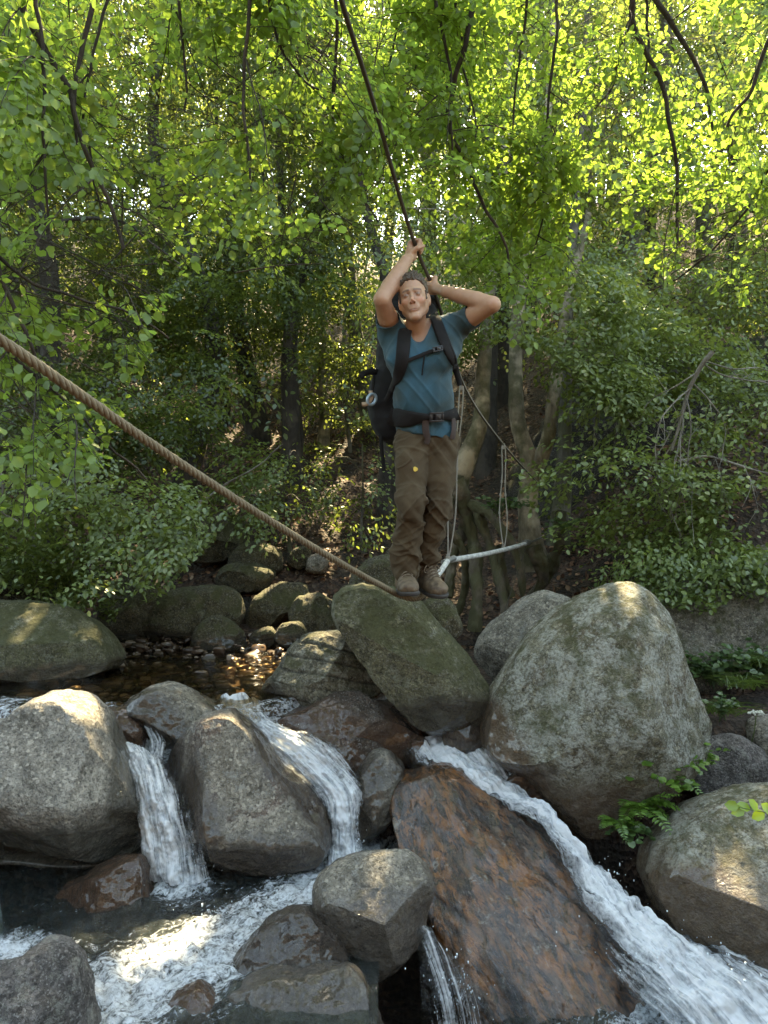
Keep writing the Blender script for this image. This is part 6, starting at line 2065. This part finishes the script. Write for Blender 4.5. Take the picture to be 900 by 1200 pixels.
# ------------------------------------------------------------------ low plants
def make_plants():
    rng = np.random.default_rng(91)
    green = leaf_mat('fern_green', (.045, .10, .016), (.10, .19, .030), (.16, .30, .035), .35, .05)
    dark = leaf_mat('herb_green', (.030, .065, .020), (.070, .12, .035), (.10, .18, .03), .35, .06)
    grassm = leaf_mat('grass_green', (.055, .095, .020), (.12, .17, .045), (.16, .26, .04), .35, .05)
    lime = leaf_mat('lime_leaf', (.16, .26, .02), (.24, .36, .03), (.34, .52, .04), .5, .05)

    def frond(mb, base, d, L, w, sag):
        n = 15
        t = np.linspace(0, 1, n)
        d = nrm(d)
        P = base + d * (t * L)[:, None] + np.array([0, 0, -sag]) * (t ** 2)[:, None]
        T = nrm(np.gradient(P, axis=0)); S = nrm(np.cross(T, [0, 0, 1.0])); U = np.cross(S, T)
        v, f = tube(P, np.linspace(.0022, .0008, n), 4); mb.add(v, f)
        for i in range(2, n):
            ww = w * math.sin(math.pi * (t[i] * .82 + .16)) ** .8
            for sg in (-1, 1):
                q, fq = leaf_cloud(P[i:i + 1], (S[i] * sg + T[i] * .45 + rng.normal(size=3) * .08)[None], (U[i] + .15 * rng.normal(size=3))[None], np.array([ww]), 6, wid=.34)
                mb.add(q, fq)

    def fern(p, n, L, label, dirs=None):
        mb = MB()
        for k in range(n):
            a = rng.uniform(0, 6.28) if dirs is None else rng.uniform(*dirs)
            frond(mb, p, np.array([math.cos(a), math.sin(a), rng.uniform(.25, .8)]), L * rng.uniform(.6, 1.1), L * .20, L * rng.uniform(.25, .6))
        tag(mb.build('fern', green, smooth=False), label, 'fern', 'ferns under the huge boulder')
    fern(J(745, 945, 4.28), 9, .30, 'fern with long fronds in the dark hollow under the huge boulder', (3.3, 6.1))
    fern(J(785, 912, 4.45), 8, .26, 'smaller fern between the huge boulder and the smooth purple stone', (3.3, 6.1))
    fern(J(722, 962, 4.18), 6, .20, 'lowest little fern hanging in the dark hollow', (3.3, 6.1))

    def herb(p, n, spread, leaf, mat, label, name='leafy_plant', group=None, h=.18, front=.6):
        st, lf = MB(), []
        root = empty(name, p, label, 'plant', group)
        A, D, Nn, S = [], [], [], []
        for k in range(n):
            a = rng.uniform(0, 6.28)
            tip = p + np.array([math.cos(a) * spread * rng.random() ** .6, math.sin(a) * spread * .8 * rng.random() - front * spread * .3, h * rng.uniform(.3, 1.1)])
            P = spline([p + rng.normal(size=3) * .02, (p + tip) / 2 + [0, 0, .05], tip], 7)
            v, f = tube(P, np.linspace(.0025, .001, 7), 4); st.add(v, f)
            for i in (3, 4, 5, 6, 6):
                A.append(P[i]); D.append(nrm(np.array([math.cos(a), math.sin(a), .1]) + .8 * rng.normal(size=3) * [1, 1, .4])); Nn.append(np.array([.3 * rng.normal(), -.35 + .3 * rng.normal(), 1.0])); S.append(leaf * rng.uniform(.6, 1.15))
        v, q = leaf_cloud(np.array(A), np.array(D), np.array(Nn), np.array(S), 6, wid=.85)
        build('leaves', v, [q], mat, root, smooth=False)
        st.build('foliage_stems', mat, root)
        return root
    herb(J(765, 928, 4.34), 34, .24, .055, green, 'round-leaved plant spilling out below the huge boulder', h=.20)
    herb(J(808, 902, 4.5), 22, .20, .05, green, 'round-leaved plant beside the smooth purple stone, above the ferns', h=.16)
    herb(J(738, 985, 4.14), 12, .14, .05, dark, 'few dark leaves dangling in the hollow beside the lichen boulder', h=.06)
    herb(J(835, 800, 5.9), 60, .45, .055, dark, 'dense low herb cover on the bank beside the huge boulder', h=.24)
    herb(J(890, 795, 5.8), 60, .42, .055, dark, 'dark leafy herbs at the edge of the bank above the white flower', h=.26)
    herb(J(585, 605, 6.7), 26, .26, .05, dark, 'low leafy plant growing on the beech roots beneath the hanging cords', h=.16)
    herb(J(660, 625, 7.0), 16, .22, .05, dark, 'low leafy plant at the foot of the straight trunk', h=.12)
    herb(J(845, 842, 5.25), 14, .13, .045, dark, 'small broad-leaved plant in front of the white flower', h=.14)
    # grass tufts on the bank
    def tuft(p, n, L, label):
        mb = MB()
        for k in range(n):
            a = rng.uniform(0, 6.28); l = L * rng.uniform(.5, 1.15)
            b = p + np.array([rng.normal() * .06, rng.normal() * .05, 0])
            d = np.array([math.cos(a) * .5, math.sin(a) * .5 - .2, 1.0])
            t = np.linspace(0, 1, 6)[:, None]
            P = b + d * l * .8 * t + np.array([math.cos(a) * .5, math.sin(a) * .4 - .25, -.55]) * l * t ** 2
            w = .0032 * (1 - t[:, 0] * .85)
            S = nrm(np.cross(np.gradient(P, axis=0), [0.2, 1, .1]))
            v = np.stack([P - S * w[:, None], P + S * w[:, None]], 1).reshape(-1, 3)
            i = np.arange(5)[:, None] * 2
            mb.add(v, np.concatenate([i, i + 1, i + 3, i + 2], 1))
        tag(mb.build('grass_tuft', grassm, smooth=False), label, 'grass', 'grass tufts on the bank')
    tuft(J(870, 805, 5.5), 110, .30, 'grass tuft drooping over the bank above the white flower')
    tuft(J(840, 835, 5.4), 80, .26, 'grass tuft beside the smooth purple stone')
    tuft(J(895, 780, 5.7), 80, .28, 'grass tuft highest on the bank, among dark herbs')
    # white umbel
    p = J(886, 838, 5.1)
    root = empty('white_flower', p - [0, 0, .25], 'white umbel flower on a thin stem on the grassy bank', 'flower')
    mb = MB()
    tube_mb(mb, spline([p - [.02, -.05, .25], p - [.01, 0, .1], p], 8), .003, 5)
    mb.build('stem', grassm, root)
    mb = MB(); D, Q = cube_sphere(2)
    for k in range(60):
        a = rng.uniform(0, 6.28); r = .055 * math.sqrt(rng.random())
        mb.add(D * rng.uniform(.004, .008) + p + [r * math.cos(a), r * math.sin(a) * .6, .02 - 3 * r * r + rng.normal() * .004], Q)
    mb.build('blossom', plain('white_petals', (.50, .50, .42), .7), root)
    # bright sprig reaching in from the side
    root = empty('beech_sprig', J(940, 955, 2.6), 'bright lime green leaf sprig reaching in over the round lichen boulder', 'twig')
    P = spline([J(960, 962, 2.6), J(920, 955, 2.6), J(885, 950, 2.6), J(866, 946, 2.6)], 12)
    mb = MB(); tube_mb(mb, P, np.linspace(.003, .0012, 12), 5); mb.build('stem', dark, root)
    v, q = leaf_cloud(P[[4, 5, 6, 7, 8, 9, 10, 11]], np.array([[-.6, .1, .7], [-.5, 0, -.6], [-.7, 0, .6], [-.8, 0, -.4], [-.5, 0, .7], [-.8, .2, .3], [-.8, 0, -.3], [-1, 0, .2]]), np.tile([.1, -.8, .5], (8, 1)) + .2 * rng.normal(size=(8, 3)), np.full(8, .05), 6, wid=.7)
    build('leaves', v, [q], lime, root, smooth=False)


if 'plants' in BUILD:
    make_plants()
# ------------------------------------------------------------------ camera, light, world
cam = bpy.data.cameras.new('camera')
cam.sensor_fit = 'AUTO'
cam.sensor_width = 36.0
cam.lens = 36.0 * 900.0 / 1200.0
cam.clip_start, cam.clip_end = 0.05, 1000
co = bpy.data.objects.new('camera', cam)
COL.objects.link(co)
co.location = (0, 0, CAMZ)
co.rotation_euler = (math.radians(90), 0, 0)
SC.camera = co

w = bpy.data.worlds.new('World')
SC.world = w
w.use_nodes = True
nt = w.node_tree
bg = nt.nodes['Background']
sky = nt.nodes.new('ShaderNodeTexSky')
sky.sky_type = 'NISHITA'
sky.sun_disc = False
sky.sun_elevation = SUN_EL
sky.sun_rotation = SUN_AZ
sky.altitude = 900
sky.dust_density = 1.5
nt.links.new(sky.outputs[0], bg.inputs[0])
bg.inputs[1].default_value = SKY_STRENGTH

sl = bpy.data.lights.new('sun', 'SUN')
sl.energy = SUN_STRENGTH
sl.angle = math.radians(0.53)
sl.color = (1.0, 0.93, 0.80)
so = bpy.data.objects.new('sun', sl)
COL.objects.link(so)
so.location = (3, 20, 25)
so.rotation_euler = Vector(SUN).to_track_quat('Z', 'Y').to_euler()

SC.view_settings.view_transform = 'Standard'
SC.view_settings.look = 'None'
SC.view_settings.exposure = EXPOSURE
SC.view_settings.gamma = 1.0
SC.view_settings.use_white_balance = True
SC.view_settings.white_balance_temperature = WB_TEMP
SC.view_settings.white_balance_tint = WB_TINT
SC.view_settings.use_curve_mapping = False
cy = SC.cycles
cy.use_denoising = True
try:
    cy.denoiser = 'OPENIMAGEDENOISE'
except Exception:
    pass
cy.max_bounces = 8
cy.diffuse_bounces = 3
cy.glossy_bounces = 3
cy.transmission_bounces = 4
cy.transparent_max_bounces = 12
cy.caustics_reflective = False
cy.caustics_refractive = False
cy.sample_clamp_indirect = 4.0
